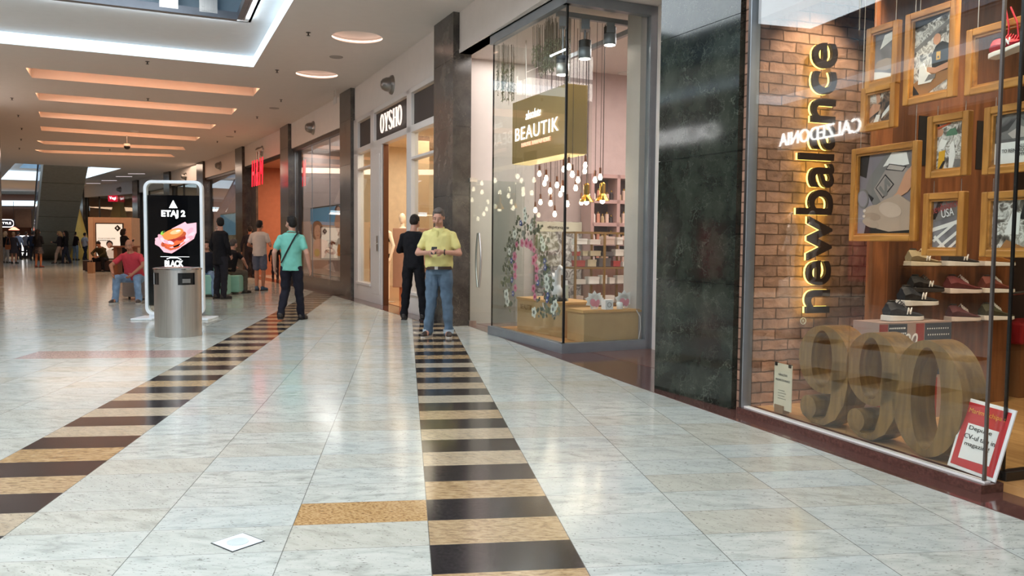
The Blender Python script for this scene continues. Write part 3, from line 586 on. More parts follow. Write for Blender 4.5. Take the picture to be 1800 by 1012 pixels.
# wood kiosk with lit advert
kx, ky, _ = G(157, 474); t = thing('advert_kiosk', 'wood-coloured kiosk with a lit white advert of two faces behind the man in red', 'kiosk', (kx, ky, 0), R(6))
KW, KH = 1.74, 2.22
b = B(); b.box(0, KW, 0, 1.0, 0, KH, mk('kiosk_wood', '#c4a285', .5)); b.box(.0, .2, -.03, 0, 0, KH, mk('kiosk_wood2', '#cfae8e', .5)); b.build('body', None, t)
B().box(.29, 1.42, -.03, 0, .45, 1.98).build('poster_frame', M['dark'], t)
adv = mk('print_advert', '#e6dfd0', .5, emit=.75); dk = mk('print_dark', '#2a2624', .5)
pc = picture(t, 'lit_poster', 1.05, 1.45, adv, [(dk, [(.82, .98), (.95, .88), (.82, .78), (.69, .88)]), (dk, ellpts(.5, .42, .13, .1)), (skin, ellpts(.5, .38, .1, .09)), (dk, ellpts(.68, .2, .15, .09)), (skl, ellpts(.68, .18, .12, .07)), (mk('print_body', '#cfc6ba', .5, emit=.4), [(.3, 0), (.9, 0), (.8, .14), (.5, .28), (.34, .2)]), (adv, [(.8, .93), (.84, .86), (.78, .86)])], -.045, .33, .49)
text('IT\'S OK TO TAKE A PEEK', M['ink'], t, (.4, -.055, 1.3), .7, .055, .002); b = B()
for k in range(7): b.box(.4 + k * .07, .45 + k * .07, -.056, -.05, 1.23, 1.26)
b.build('small_print', dk, t)
tb = thing('high_table', 'brown wooden high table between the kiosk and the man in red', 'table', (-14.6, 29.6, 0), R(6)); B().box(-.1, .75, -.3, .3, 1.0, 1.06).build('tabletop', mk('kiosk_wood3', '#7d4c30', .5), tb); B().box(.0, .12, -.25, .25, 0, 1.0).build('leg', mk('kiosk_wood3', '#7d4c30'), tb); B().box(.55, .67, -.25, .25, 0, 1.0).build('leg', mk('kiosk_wood3', '#7d4c30'), tb)
# ------------------------------------------------------------ lingerie shop (bay 1)
f = BAY[1]; L = BL[1]; YF = .12
cream_w = mk('cream_shop_wall', '#dccbb0', .6); WP = mk('white_frame_paint', '#d6d0cc', .35, var=.01)
room(f, 0, L, .3, 5.2, ZF, cream_w, mk('warm_shop_floor', '#b27a50', .15), mk('warm_shop_ceiling', '#e6d6bc', .7), left=False)
for nm_, m_, z0_, z1_ in (('floor', M['warm_shop_floor'], -.04, .012), ('ceiling', M['warm_shop_ceiling'], ZF, ZF + .05)): struct(B().slab([(-4.5, 1.6), (0, .55), (0, 5.2), (-4.5, 5.2)], z0_, z1_).build(nm_, m_, None, f.w(0, 0), f.rz))
struct(B().box(-4.6, -4.5, 1.3, 5.2, 0, ZF).build('wall_left', cream_w, None, f.w(0, 0), f.rz)); struct(B().box(-4.5, 0, 5.2, 5.3, 0, ZF).build('wall_back', cream_w, None, f.w(0, 0), f.rz))
struct(B().box(-2.2, -1.8, 2.0, 2.5, 0, ZF).build('wall_pillar', mk('peach_partition', '#d6bb98', .6), None, f.w(0, 0), f.rz)); x, y, _ = f.w(-2.0, 3.0); area('shop_ceiling_panel', (x, y, ZF - .12), 2.5, 2.2, 110, (1, .88, .69), f.rz)
def fb(s0, s1, z0, z1, nm='window_2', m=None, y0=YF - .05, y1=YF + .09): return struct(B().box(s0, s1, y0, y1, z0, z1).build(nm, m or WP, None, f.w(0, 0), f.rz, bev=.008))
def S(px, py): return f.px(px, py, YF)[0]
a0, a1, a2, a3, a4, a5 = 0.0, S(655, 300), S(661, 300), S(719, 300), S(727, 300), L
sj0, sj1 = S(657, 400), S(674.5, 400)
fb(0, L, 3.97, ZF); fb(0, L, 3.27, 3.39); fb(0, .38, 0, ZF); fb(a1, sj1, 0, 3.3); fb(a1, a2, 3.3, ZF); fb(a3, a4, 0, ZF); fb(a5 - .12, a5, 0, ZF)
fb(.3, a1 + .05, 0, .34); fb(.3, a1 + .05, .34, .40, y0=YF - .09); fb(a4, a5, 0, .34); fb(a4, a5, .34, .40, y0=YF - .09); fb(a4, a5, 2.78, 2.83); fb(.3, a1, 2.9, 2.94)
fb(a1 + .12, sj1 - .12, .2, 3.1, y0=YF - .06)
fb(sj1 - .01, sj1 + .05, 0, 3.27, m=mk('dark_bronze_edge', '#5b3a28', .3, .6), y0=YF - .02)
for p, q in ((.4, a1 - .02), (a2 + .02, a3 - .02), (a4 + .02, a5 - .14)):
    fb(p, q, 3.41, 3.95, 'trim_10', mk('dark_sign_board', '#231c1a', .5), YF, YF + .05)
for p, q in ((.38, a1), (a4, a5 - .12)): struct(B().box(p, q, YF + .02, YF + .032, .4, 3.27).build('window_2', GLASS, None, f.w(0, 0), f.rz))
# OYSHO in slim serif letters
t = thing('shop_sign', 'glowing white OYSHO serif letters on the dark board above the warm shop door', 'sign', f.w(S(672, 232), YF - .03, 3.5), f.rz)
W_ = S(710, 218) - S(672, 232); hh = .36; lw = W_ / 5.25; LM = mk('lit_letter_warm', '#fff0e6', .4, emit=.9, ecol='#ffe9dc')
def ring2(b, cx, cz, ro, rzo, ri, rzi, y0, y1, n=28, m=None):
    o = ellpts(cx, cz, ro, rzo, n=n); i_ = ellpts(cx, cz, ri, rzi, n=n)
    return b.rings([[(o[k][0], y0, o[k][1]), (o[k][0], y1, o[k][1]), (i_[k][0], y1, i_[k][1]), (i_[k][0], y0, i_[k][1])] for k in range(n)], m, closed=True)
def letter(b, ch, x, wd, h):
    q = lambda *p: b.prism([(x + u * wd, v * h) for u, v in p], 0, .02)
    if ch == 'O': ring2(b, x + wd * .5, h / 2, wd * .5, h * .53, wd * .3, h * .48, 0, .02)
    if ch == 'Y': q((-.05, 1), (.35, 1), (.35, .97), (.25, .97), (.56, .5), (.82, .97), (.72, .97), (.72, 1), (1.05, 1), (1.05, .97), (.95, .97), (.62, .42), (.62, .03), (.75, .03), (.75, 0), (.3, 0), (.3, .03), (.42, .03), (.42, .42), (.05, .97), (-.05, .97))
    if ch == 'H':
        for u in (0, .66): q((u, 0), (u + .34, 0), (u + .34, .03), (u + .26, .03), (u + .26, .97), (u + .34, .97), (u + .34, 1), (u, 1), (u, .97), (u + .08, .97), (u + .08, .03), (u, .03))
        q((.2, .48), (.8, .48), (.8, .52), (.2, .52))
    if ch == 'S':
        c = [(.85, .80), (.78, .94), (.5, .99), (.2, .92), (.1, .75), (.25, .6), (.6, .45), (.82, .32), (.85, .15), (.65, .03), (.38, .01), (.15, .1), (.08, .24)]
        wd_ = [.03, .04, .04, .07, .10, .13, .15, .13, .10, .06, .04, .04, .03]; P_ = []; Q_ = []
        for k, (u, v) in enumerate(c):
            a = c[max(k - 1, 0)]; z = c[min(k + 1, len(c) - 1)]; d = Vector((z[0] - a[0], (z[1] - a[1]) * h / wd)).normalized()
            P_.append((x + (u - d.y * wd_[k]) * wd, v * h + d.x * wd_[k] * wd)); Q_.append((x + (u + d.y * wd_[k]) * wd, v * h - d.x * wd_[k] * wd))
        for k in range(len(c) - 1): b.prism([P_[k], Q_[k], Q_[k + 1], P_[k + 1]], 0, .02)
for k, ch in enumerate('OYSHO'):
    b = B(); letter(b, ch, 0, lw * .93, hh); b.build('letter_' + 'oysho'[k], LM, t, (k * lw * 1.07, -.02, 0))
# shop interior: back shelving niche, boxes, figures
x, y, _ = f.w(L / 2, 1.6); area('shop_ceiling_panel', (x, y, ZF - .12), 4.6, 2.2, 210, (1, .88, .69), f.rz)
struct(B().box(3.1, 5.6, 2.7, 2.9, 0, 3.0).build('wall_partition', mk('peach_partition', '#c99a6c', .6), None, f.w(0, 0), f.rz))
t = thing('display_niche', 'warm lit wall niche seen through the right window of the lingerie shop', 'shelf', f.w(4.5, 2.5, 2.2), f.rz)
b = B(); b.box(0, .8, 0, .2, 0, .04); b.box(0, .8, 0, .2, .7, .74); b.box(0, .04, 0, .2, 0, .74); b.box(.76, .8, 0, .2, 0, .74); b.build('frame', WP, t); B().box(.04, .76, .15, .18, .04, .7).build('lit_back', mk('lit_niche', '#ffe2a8', .5, emit=1.2), t)
t = thing('display_plinth', 'large terracotta display box in the lingerie shop doorway', 'plinth', (-2.62, 17.6, 0), R(-8))
B().box(0, .72, 0, .5, .3, 1.60).build('box', mk('terracotta_box', '#b08a76', .5), t, bev=.01); B().box(.12, .6, .1, .4, 0.012, .3).build('pedestal', mk('terracotta_pedestal', '#c07850', .4), t)
def bust(t, m):
    b = B(); b.cap((0, 0, 0), (0, 0, .1), .055, .045); b.ell((0, -.01, .22), (.075, .09, .115)); b.ell((0, -.035, .17), (.055, .06, .07)); b.lathe([(.10, -.02), (.09, 0), (.055, .03)], n=16)
    return b.build('head', m, t, vox=.008)
MANN = mk('mannequin_ivory', '#ead9c2', .35)
t = thing('mannequin_bust', 'ivory mannequin head standing on the terracotta box', 'mannequin', (-2.43, 17.75, 1.60), R(-8)); bust(t, MANN)
# entrance door detail
t = thing('door_lock_plate', 'small metal lock plate on the white jamb of the lingerie shop', 'lock plate', f.w(sj1 - .3, YF - .065, 1.1), f.rz); B().box(0, .12, -.012, 0, 0, .32).build('plate', M['steel'], t, bev=.005); B().cyl((.06, -.012, .16), (.06, -.03, .16), .02).build('keyhole', M['steel'], t)
t = thing('window_decal', 'small OYSHO stand with lettering in the left window of the lingerie shop', 'sign', f.w(.55, .3, .4), f.rz)
b = B(); b.box(0, .6, 0, .02, 0, .03); b.box(0, .03, 0, .02, 0, .75); b.box(.57, .6, 0, .02, 0, .75); b.box(0, .6, 0, .02, .72, .75); b.build('stand', mk('thin_bronze', '#8d6a4c', .4, .3), t); text('OYSHO', mk('thin_bronze', '#8d6a4c'), t, (.06, -.01, .06), .48, .14, .01)
# ------------------------------------------------------------ perfumery (bay 0)
FB = Fr(-.29, 11.39, .90, -1.95); LB = 2.148; RB = 1.13; XW = -1.4; ZT = 4.16
grey = M['alu']
pinkw = mat('pink_plaster', '#bfa7a2', .75, bump=.5, bs=9, var=.05); pw2 = M['wall']
def fbx(nm, x0, x1, y0, y1, z0, z1, m, bev=0): return struct(B().box(x0, x1, y0, y1, z0, z1).build(nm, m, None, FB.w(0, 0), FB.rz, bev=bev))
fbx('wall_left', XW - .1, XW, .04, 1.35, 0, 4.18, pw2); fbx('wall_left', XW - .1, XW, 1.35, 5.5, 0, 4.18, pinkw)
fbx('wall_back', XW, 5.2, 5.5, 5.6, 0, 4.18, mk('grey_beige_wall', '#a39990', .7))
fbx('wall_right', 2.25, 5.2, RB + .06, RB + .2, 0, 4.18, pw2); fbx('wall_right', 5.2, 5.3, -.2, 5.6, 0, 4.18, pw2)
fbx('ceiling', XW, 5.2, -.06, 5.6, 4.18, 4.24, mat('shop_soffit', '#dcd2cc', .7, var=.01))
fbx('floor', XW, 5.2, .35, 5.5, .0, .006, mk('perfumery_floor', '#6e4c40', .15))
# box window: frames, glass panes
F_ = B(); F_.box(-.04, LB + .03, -.04, .05, 0, .12); F_.box(LB - .06, LB + .04, -.04, RB + .05, 0, .12); F_.box(-.04, LB + .03, -.04, .05, ZT - .1, 4.176); F_.box(LB - .06, LB + .04, -.04, RB + .05, ZT - .1, 4.176)
F_.box(LB - .05, LB + .04, RB, RB + .1, 0, 4.176)
struct(F_.build('window_4', grey, None, FB.w(0, 0), FB.rz, bev=.004))
fbx('window_4', LB - .03, LB + .06, RB + .1, RB + .2, 0, 4.176, M['white'])
for p, q in ((0, .76), (.765, LB)): fbx('window_4', p, q, 0, .012, .12, ZT - .1, GLASS)
fbx('window_4', LB - .012, LB, .012, RB, .12, ZT - .1, GLASS)
fbx('window_4', LB - .02, LB + .004, -.006, .018, .12, ZT - .1, M['black'])
fbx('window_4', -.012, .0, 0, .02, .12, ZT - .1, M['black']); fbx('window_4', 0, .012, 0, 1.6, .12, ZT - .1, GLASS)
fbx('trim_11', 0, LB - .03, .05, RB, .0, .1, mk('display_wood', '#c08a52', .4))
fbx('trim_11', LB - .38, LB - .08, RB - .06, RB + .05, .0, 4.16, mat('stone_pillar', '#b7b0aa', .6, var=.08, vs=3))
# glass door leaf with curved handle
t = thing('glass_door', 'frameless glass door leaf with long curved steel handle beside the perfumery window', 'door', FB.w(XW + .22, .12, 0), FB.rz + R(90))
B().box(0, .95, -.006, .006, .03, 2.27).build('glass_leaf', GLASS2, t)
b = B(); b.box(0, .12, -.03, .03, 0, .08); b.box(0, .12, -.03, .03, 2.24, 2.3); b.build('hinge_fitting', M['steel'], t)
b = B(); b.tube([(.16, -.03 - .07 * math.sin(math.pi * k / 12), .60 + .85 * k / 12) for k in range(13)], .016, 8); b.tube([(.16, .03 + .07 * math.sin(math.pi * k / 12), .60 + .85 * k / 12) for k in range(13)], .016, 8); b.build('handle', M['steel'], t, smooth=True)
# gold sign box BEAUTIK
gs0 = FB.px(900, 288, .33); gs1 = FB.px(995, 264, .33)
GX0, GX1, GZ0, GZ1 = gs0[0] + .0, min(gs1[0], LB - .5), gs0[1], 3.29
t = thing('hanging_sign', 'gold box sign with glowing BEAUTIK lettering hanging in the glass corner window', 'sign', FB.w(GX0, .33, GZ0), FB.rz)
Wg = GX1 - GX0; Hg = GZ1 - GZ0
b = B(); b.box(0, Wg, 0, .30, 0, Hg, M['gold']); b.build('box', None, t, bev=.006)
text('BEAUTIK', mk('lit_sign_letters', '#ffffff', .4, emit=1.5), t, (.13, -.012, .30), Wg - .32, .18, .008, .0, space=1.12)
text('absolute', mk('lit_sign_letters', '#ffffff'), t, (.46, -.012, .56), .46, .12, .006, .0, name='script_lettering', shear=.3)
text('HAUTE PARFUMERIE', mk('lit_pink_letters', '#ffc8a8', .4, emit=1.1), t, (.34, -.012, .2), Wg - .75, .055, .015)
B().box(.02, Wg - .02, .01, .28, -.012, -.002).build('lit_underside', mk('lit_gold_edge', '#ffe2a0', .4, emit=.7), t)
b = B()
for x_ in (.12, Wg - .2): b = B(); b.tube([(x_, .15, Hg), (x_, .15, 4.16 - GZ0)], .008, 6); b.build('chain', M['steel'], t)
for nx, nz, name_ in ((.45, .12, 'a'),): pass
# spotlights on tracks
t = thing('light_track', 'grey ceiling track running over the corner window', 'track', FB.w(LB - .45, 0, 4.05), FB.rz); B().box(-.03, .03, .1, 3.6, 0, .06).build('rail', M['alu'], t)
t = thing('light_track', 'grey ceiling track behind the hanging greenery', 'track', FB.w(.3, 1.2, 3.98), FB.rz); B().box(-.4, 1.4, -.03, .03, 0, .06).build('rail', M['alu'], t)
for k, (px_, py_, off, lab) in enumerate(((1072, 68, .55, 'black spotlight with lit face nearest the pillar'), (1028, 92, .95, 'black spotlight with lit face, middle of the row of three'), (989, 120, 1.5, 'chrome spotlight behind the corner mullion'))):
    rr_ = ray(px_, py_); P_ = Vector((rr_.x, rr_.y)); o_ = FB.o + FB.x * (LB - .45); k2 = o_.dot(FB.x) / P_.dot(FB.x); wp = P_ * k2; z_ = HC + rr_.z * k2
    t = thing('spotlight', lab, 'spotlight', (wp.x, wp.y, z_ - .08))
    B().lathe([(.075, 0), (.08, .01), (.08, .13), (.06, .16)], n=20).build('housing', M['alu'] if k < 2 else M['steel'], t, smooth=True); B().lathe([(.078, .13), (.078, .22), (.02, .24)], n=20).build('heat_sink', M['black'], t, smooth=True)
    B().lathe([(.001, -.002), (.068, -.002), (.068, .004)], n=20).build('lamp_face', M['lamp'], t); B().tube([(0, 0, .24), (0, 0, 4.06 - z_ + .08)], .012, 6).build('stem', M['alu'], t)
    B().box(-.05, .05, -.08, .08, 4.0 - z_ + .0, 4.06 - z_ + .06).build('driver_box', M['alu'], t)
for k, (px_, py_) in enumerate(((1098, 129), (938, 142), (908, 156), (878, 168))):
    g_ = G(px_, py_, 4.17); t = thing('recessed_downlight', ['round recessed ceiling lamp beside the pillar', 'nearest of the three round ceiling lamps left of the hanging sign', 'middle of the three round ceiling lamps left of the hanging sign', 'farthest of the three round ceiling lamps left of the hanging sign'][k], 'ceiling lamp', (g_[0], g_[1], 4.168)); B().lathe([(.001, 0), (.085, 0), (.085, .012)], n=20).build('lamp_face', M['lamp'], t); B().lathe([(.085, -.004), (.11, -.004), (.11, .012), (.085, .012)], n=20).build('trim_ring', M['white'], t)
# hanging greenery
def greens(name, lab, c, n, w_, h_, seed):
    r = random.Random(seed); t = thing(name, lab, 'plant', c, FB.rz); gm = mk('sage_leaf', '#a6ab8c', .6, var=.25, vs=30); b = B(); st = B()
    for i in range(n):
        x_ = r.uniform(-w_, w_) / 2; y_ = r.uniform(-.12, .12); ln = r.uniform(.4, 1) * h_; st.tube([(x_, y_, .25), (x_ + .01, y_, 0), (x_ + r.uniform(-.03, .03), y_, -ln)], .003, 4)
        for j in range(int(ln / .022)):
            z_ = -j * .022; a = r.uniform(0, 6.28); l = r.uniform(.025, .05); p = Vector((x_, y_, z_)); d = Vector((math.cos(a), math.sin(a), -.9)).normalized(); sd = d.cross(Vector((0, 0, 1))).normalized() * l * .3
            b.add([p, p + d * l * .5 + sd, p + d * l, p + d * l * .5 - sd + Vector((0, 0, .004))], [(0, 1, 2, 3)])
    o = b.build('foliage', gm, t); o['kind'] = 'stuff'; st.build('stem', mk('stem_brown', '#6b6048', .7), t)
greens('hanging_plant', 'bushy sage-green foliage hanging from the ceiling above the gold sign', FB.w(1.2, .25, 3.86), 80, .8, .42, 3)
greens('hanging_plant', 'small sage-green trailing plant at the far edge of the corner window', FB.w(.12, .15, 3.80), 22, .2, .6, 5)
# bulbs on cords
BUL = [(948, 305), (960, 313), (957, 322), (967, 335), (979, 325), (989, 332), (985, 341), (950, 355), (968, 357), (941, 369), (975, 376), (997, 358), (1000, 293), (1006, 306), (1016, 316), (1028, 300), (1029, 290), (1012, 330), (1022, 355), (1046, 316), (1055, 311), (1033, 341), (991, 297)]
def bulb(p, ztop=4.12):
    t = thing('pendant_bulb', '', 'pendant light', p, 0, 'bare bulbs on cords in the perfumery window')
    b = B(); b.lathe([(.001, -.042), (.017, -.038), (.028, -.016), (.028, 0), (.018, .026), (.013, .042)], n=14); b.build('bulb', M['bulb'], t, smooth=True)
    B().cyl((0, 0, .04), (0, 0, .12), .016, .014, 10).build('socket', mk('copper_socket', '#8a5a44', .35, .8), t); B().tube([(0, 0, .12), (0, 0, ztop - p[2])], .0035, 5).build('cord', mk('cord_brown', '#4a3b34', .6), t); return t
rb = random.Random(4)
for k, (px_, py_) in enumerate(BUL):
    off = rb.uniform(.72, .98) if px_ < 985 else rb.uniform(.5, 1.2)
    rr_ = ray(px_, py_); P_ = Vector((rr_.x, rr_.y)); base = FB.o + FB.x * (LB - off) if px_ > 990 else FB.o + FB.y * min(off, 1.0)
    nn = FB.x if px_ > 990 else FB.y; k2 = base.dot(nn) / P_.dot(nn); wp = P_ * k2
    t = bulb((wp.x, wp.y, HC + rr_.z * k2)); t['label'] = 'bare glowing bulb on a thin cord, one of the cluster hanging in the perfumery window'
for k, (px_, py_) in enumerate(((1031, 352), (1059, 350))):
    wp = Vector((ray(px_, py_).x, ray(px_, py_).y)); base = FB.o + FB.x * (LB - .75); k2 = base.dot(FB.x) / wp.dot(FB.x); wp = wp * k2; z_ = HC + ray(px_, py_).z * k2
    t = thing('pendant_lamp', ['left of two brass cone pendant lamps by the perfume shelves', 'right of two brass cone pendant lamps by the perfume shelves'][k], 'pendant light', (wp.x, wp.y, z_))
    B().lathe([(.10, -.02), (.098, -.02), (.06, .04), (.035, .07), (.04, .2), (.02, .22), (.04, .2), (.038, .07), (.064, .04)], n=20, cap=False).build('lamp_shade', M['brass'], t, smooth=True)
    B().ell((0, 0, -.02), (.035, .035, .04)).build('bulb', M['bulb'], t, smooth=True); B().tube([(0, 0, .2), (0, 0, 4.12 - z_)], .005, 5).build('cord', M['black'], t)
x, y, _ = FB.w(1.8, 2.8); area('shop_ceiling_panel', (x, y, 4.12), 3.5, 3, 270, (1, .88, .84), FB.rz)
x, y, _ = FB.w(-.7, .75); area('entrance_fill_light', (x, y, 4.165), .9, 1.1, 22, (1, .92, .87), FB.rz)  # fill light added to brighten the entrance wall
# shelf niche in the pink side wall (plane X = XW), seen in its own frame
q_ = FB.w(XW, 0); FS = Fr(q_[0], q_[1], FB.y.x, FB.y.y)
sn = thing('wall_shelf', 'pink built-in shelving with perfume bottles in the back wall of the perfumery', 'shelf', FS.w(2.25, -.36, 0), FS.rz)
shp = mk('shelf_pink', '#b48f88', .6); b = B(); b.box(0, 1.6, 0, .34, 0, .95, mk('ribbed_pink', '#b88a74', .5)); b.box(0, 1.6, .3, .36, .95, 2.45, mk('niche_dark', '#5b4444', .6))
for x_ in (0, .5, 1.1, 1.6): b.box(x_ - .03, x_ + .03, 0, .34, .95, 2.45, shp)
for z_ in (.95, 1.3, 1.62, 2.0, 2.42): b.box(0, 1.6, 0, .34, z_ - .03, z_ + .03, shp)
b.build('carcass', None, sn)
b = B()
for k in range(60): b.box(.01 + k * .0265, .022 + k * .0265, -.008, 0, .02, .93)
b.build('ribbed_front', mk('ribbed_pink2', '#a87c68', .5), sn)
r = random.Random(9); bc = ['#e8dcd2', '#c98a72', '#b9a07a', '#d8b9a8', '#3a3030', '#a33a3a', '#d9cfc0', '#8a6a4a']
bottles = []
for c_ in range(3):
    for z_ in (.98, 1.33, 1.65, 2.03):
        for j in range(5):
            x_ = (.04, .54, 1.14)[c_] + .05 + j * .085
            if x_ > 1.55: continue
            wx = sn.location + Vector(((FS.x * x_ + FS.y * .12).x, (FS.x * x_ + FS.y * .12).y, z_)); t = thing('perfume_bottle', 'small perfume bottle standing on the pink wall shelving', 'bottle', wx, FS.rz + r.uniform(-.3, .3), 'perfume bottles on the pink wall shelving')
            h_ = r.uniform(.1, .17); m_ = mk('bottle_%d' % (j + c_ * 2 & 7), bc[(j + c_ * 2) & 7], .15); q = B().box(-.028, .028, -.02, .02, 0, h_) if j % 2 else B().lathe([(.03, 0), (.032, .01), (.03, h_ * .8), (.014, h_)], n=12); q.build('flask', m_, t, bev=.004 if j % 2 else 0); B().cyl((0, 0, h_), (0, 0, h_ + .03), .013).build('stopper', mk('gold_cap', '#c9a24a', .25, .9), t)
# brass and glass display cabinet
gc = thing('display_cabinet', 'brass-framed glass cabinet with three shelves of perfume gift boxes', 'cabinet', FS.w(1.55, -1.05, 0), FS.rz)
z0_, z1_ = .35, 1.47; b = B(); Wc, Dc = 1.6, .4
for x_ in (0, .52, 1.0, Wc):
    for y_ in (0, Dc): b.box(x_ - .016, x_ + .016, y_ - .016, y_ + .016, 0, z1_)
for z_ in (z0_, .92, z1_):
    for y_ in (0, Dc): b.box(0, Wc, y_ - .014, y_ + .014, z_ - .014, z_ + .014)
    for x_ in (0, Wc): b.box(x_ - .014, x_ + .014, 0, Dc, z_ - .014, z_ + .014)
b.build('brass_frame', mk('aged_brass', '#9a7b4a', .35, .7), gc)
for z_ in (z0_ + .01, .66, .93, 1.1, 1.28): B().box(.01, Wc - .01, .02, Dc - .02, z_, z_ + .008).build('shelf', GLASS2, gc)
r = random.Random(12)
for zi, z_ in enumerate((z0_ + .02, .668, .94, 1.108, 1.288)):
    x_ = .08
    while x_ < 1.45:
        w2 = r.uniform(.08, .22); h2 = r.uniform(.06, .13); wp = FS.w(1.55 + x_, -.85, z_); c_ = r.choice(['#d9cfc4', '#b9a88a', '#d9cfc4', '#efe9e2', '#5b5250', '#c5ab9c', '#a33a34', '#e3dcd2'])
        t = thing('gift_box', 'small gift box on a glass shelf of the brass cabinet', 'box', wp, FS.rz, 'gift boxes in the brass cabinet'); B().box(0, w2, -.06, .06, 0, h2).build('box', mk('giftbox_' + c_[1:], c_, .5), t, bev=.003); B().box(-.003, w2 + .003, -.063, .063, h2 * .7, h2 + .004).build('lid', mk('giftbox_' + c_[1:], c_), t); x_ += w2 + .05
# floral board behind
t = thing('floral_board', 'white board printed with grey flowers and the word diptyque behind the cabinet', 'board', FS.w(1.35, -.1, 0), FS.rz)
picture(t, 'print', .85, 1.66, clutter('print_floral', [(.42, '#6f6a66'), (.52, '#b8b2ac'), (.62, '#dcd8d2')], 9, 0), [(M['paper'], [(0, .9), (1, .9), (1, 1), (0, 1)])], .0); text('diptyque', M['ink'], t, (.2, -.006, 1.53), .4, .06, .003)
# display boxes in the window
t = thing('display_box', 'pale gold display box printed BEAUTIK carrying the white swan', 'box', FB.w(.33, .25, .1), FB.rz + R(4))
B().box(0, 1.2, 0, .5, 0, .42, M['gold2']).build('box', None, t, bev=.004); B().box(-.01, 1.21, -.01, .51, .42, .45).build('lid', mk('light_wood_lid', '#d0a468', .4), t); text('BEAUTIK', mk('gold_ink', '#9a7648', .5), t, (.1, -.004, .29), .32, .07, .002); b = B(); b.tube([(.85 + .12 * math.cos(a), -.02, .42 - .12 * math.sin(a)) for a in [R(k * 18) for k in range(11)]], .007, 6); b.build('rope_handle', M['white'], t)
t = thing('display_box', 'pale gold display box with wooden lid and paper flowers on top, at the glass corner', 'box', FB.w(LB - .07, .32, .1), FB.rz + R(90))
B().box(0, .78, 0, .42, 0, .36, M['gold2']).build('box', None, t, bev=.004); b = B(); b.box(-.02, .82, -.01, .43, .36, .38); b.box(-.01, .80, .01, .42, .38, .395); b.build('lid', mk('light_wood_lid', '#d0a468'), t); b = B(); b.tube([(.74, -.012, .38), (.79, -.02, .3), (.8, -.02, .15), (.78, -.01, .02)], .006, 6); b.build('rope_handle', M['white'], t)
bz = .1 + .395
def flower_cut(k, y_, lab):
    t = thing('paper_flower', lab, 'paper flower', FB.w(LB - .22, y_, bz), FB.rz + R(90)); b = B()
    for j in range(9):
        a = R(j * 40 + 10); c_ = (.085 * math.cos(a), .11 + .07 * math.sin(a)); b.prism([(c_[0] + p * math.cos(a) - q * math.sin(a), c_[1] + p * math.sin(a) + q * math.cos(a)) for p, q in ((-.05, -.015), (.01, -.03), (.05, 0), (.01, .03), (-.05, .015))], -.003, .003)
    b.prism(ellpts(0, .1, .08, .08), -.003, .003); b.build('petals', M['wht'], t); b = B(); b.prism(ellpts(-.02, .08, .04, .05, 30), -.006, -.003); b.prism(ellpts(.04, .07, .03, .05, -20), -.006, -.003); b.build('pink_print', mk('pink_petal', '#d98fa0', .5), t); B().box(-.03, .03, 0, .05, -.0, .006).build('foot', M['wht'], t)
flower_cut(0, .55, 'left white paper flower with pink centre on the corner display box'); flower_cut(1, .98, 'right white paper flower with pink centre on the corner display box')
for k, y_ in enumerate((.68, .86)):
    t = thing('candle_box', ['white square candle box between the paper flowers', 'small white candle jar in front of the right paper flower'][k], 'box', FB.w(LB - .13, y_, bz), FB.rz + R(90))
    if k == 0: B().box(-.055, .055, -.05, .05, 0, .12).build('box', M['wht'], t, bev=.003); ring2(B(), 0, .06, .03, .03, .026, .026, -.053, -.05).build('printed_ring', M['ink'], t)
    else: B().lathe([(.035, 0), (.04, .01), (.04, .07), (.03, .085)], n=18).build('jar', M['wht'], t, smooth=True)
# white swan and bottles on the left box
t = thing('swan_figure', 'white swan-shaped figure beside the glass corner', 'figure', FB.w(1.22, .42, .55), FB.rz)
b = B(); b.lathe([(.12, 0), (.13, .02), (.12, .04)], n=20); b.build('base', M['black'], t); b = B(); b.tube([(0, 0, .04), (-.02, 0, .2), (.0, 0, .38), (.05, 0, .45), (.1, 0, .42), (.1, 0, .34)], [.05, .045, .035, .03, .025, .012], 10); b.ell((-.03, 0, .12), (.11, .06, .1)); b.prism([(-.12, .1), (-.15, .36), (-.08, .3), (-.06, .4), (0, .2)], -.02, .02); b.build('body', M['wht'], t, vox=.01)
for k in range(3):
    t = thing('perfume_bottle', ['perfume bottle with a pink liquid beside the swan', 'perfume bottle with white cap, farthest from the swan', 'tall clear perfume bottle behind the swan'][k], 'bottle', FB.w(.95 + k * .11 - (.0 if k < 2 else -.12), .38 + .12 * (k == 2), .55), FB.rz); B().box(-.03, .03, -.02, .02, 0, .15 + .03 * k).build('flask', mk('flask_%d' % k, ['#d08a7a', '#e8e0da', '#b9c0b4'][k], .15), t, bev=.005); B().cyl((0, 0, .15 + .03 * k), (0, 0, .21 + .03 * k), .02).build('stopper', M['wht'], t)
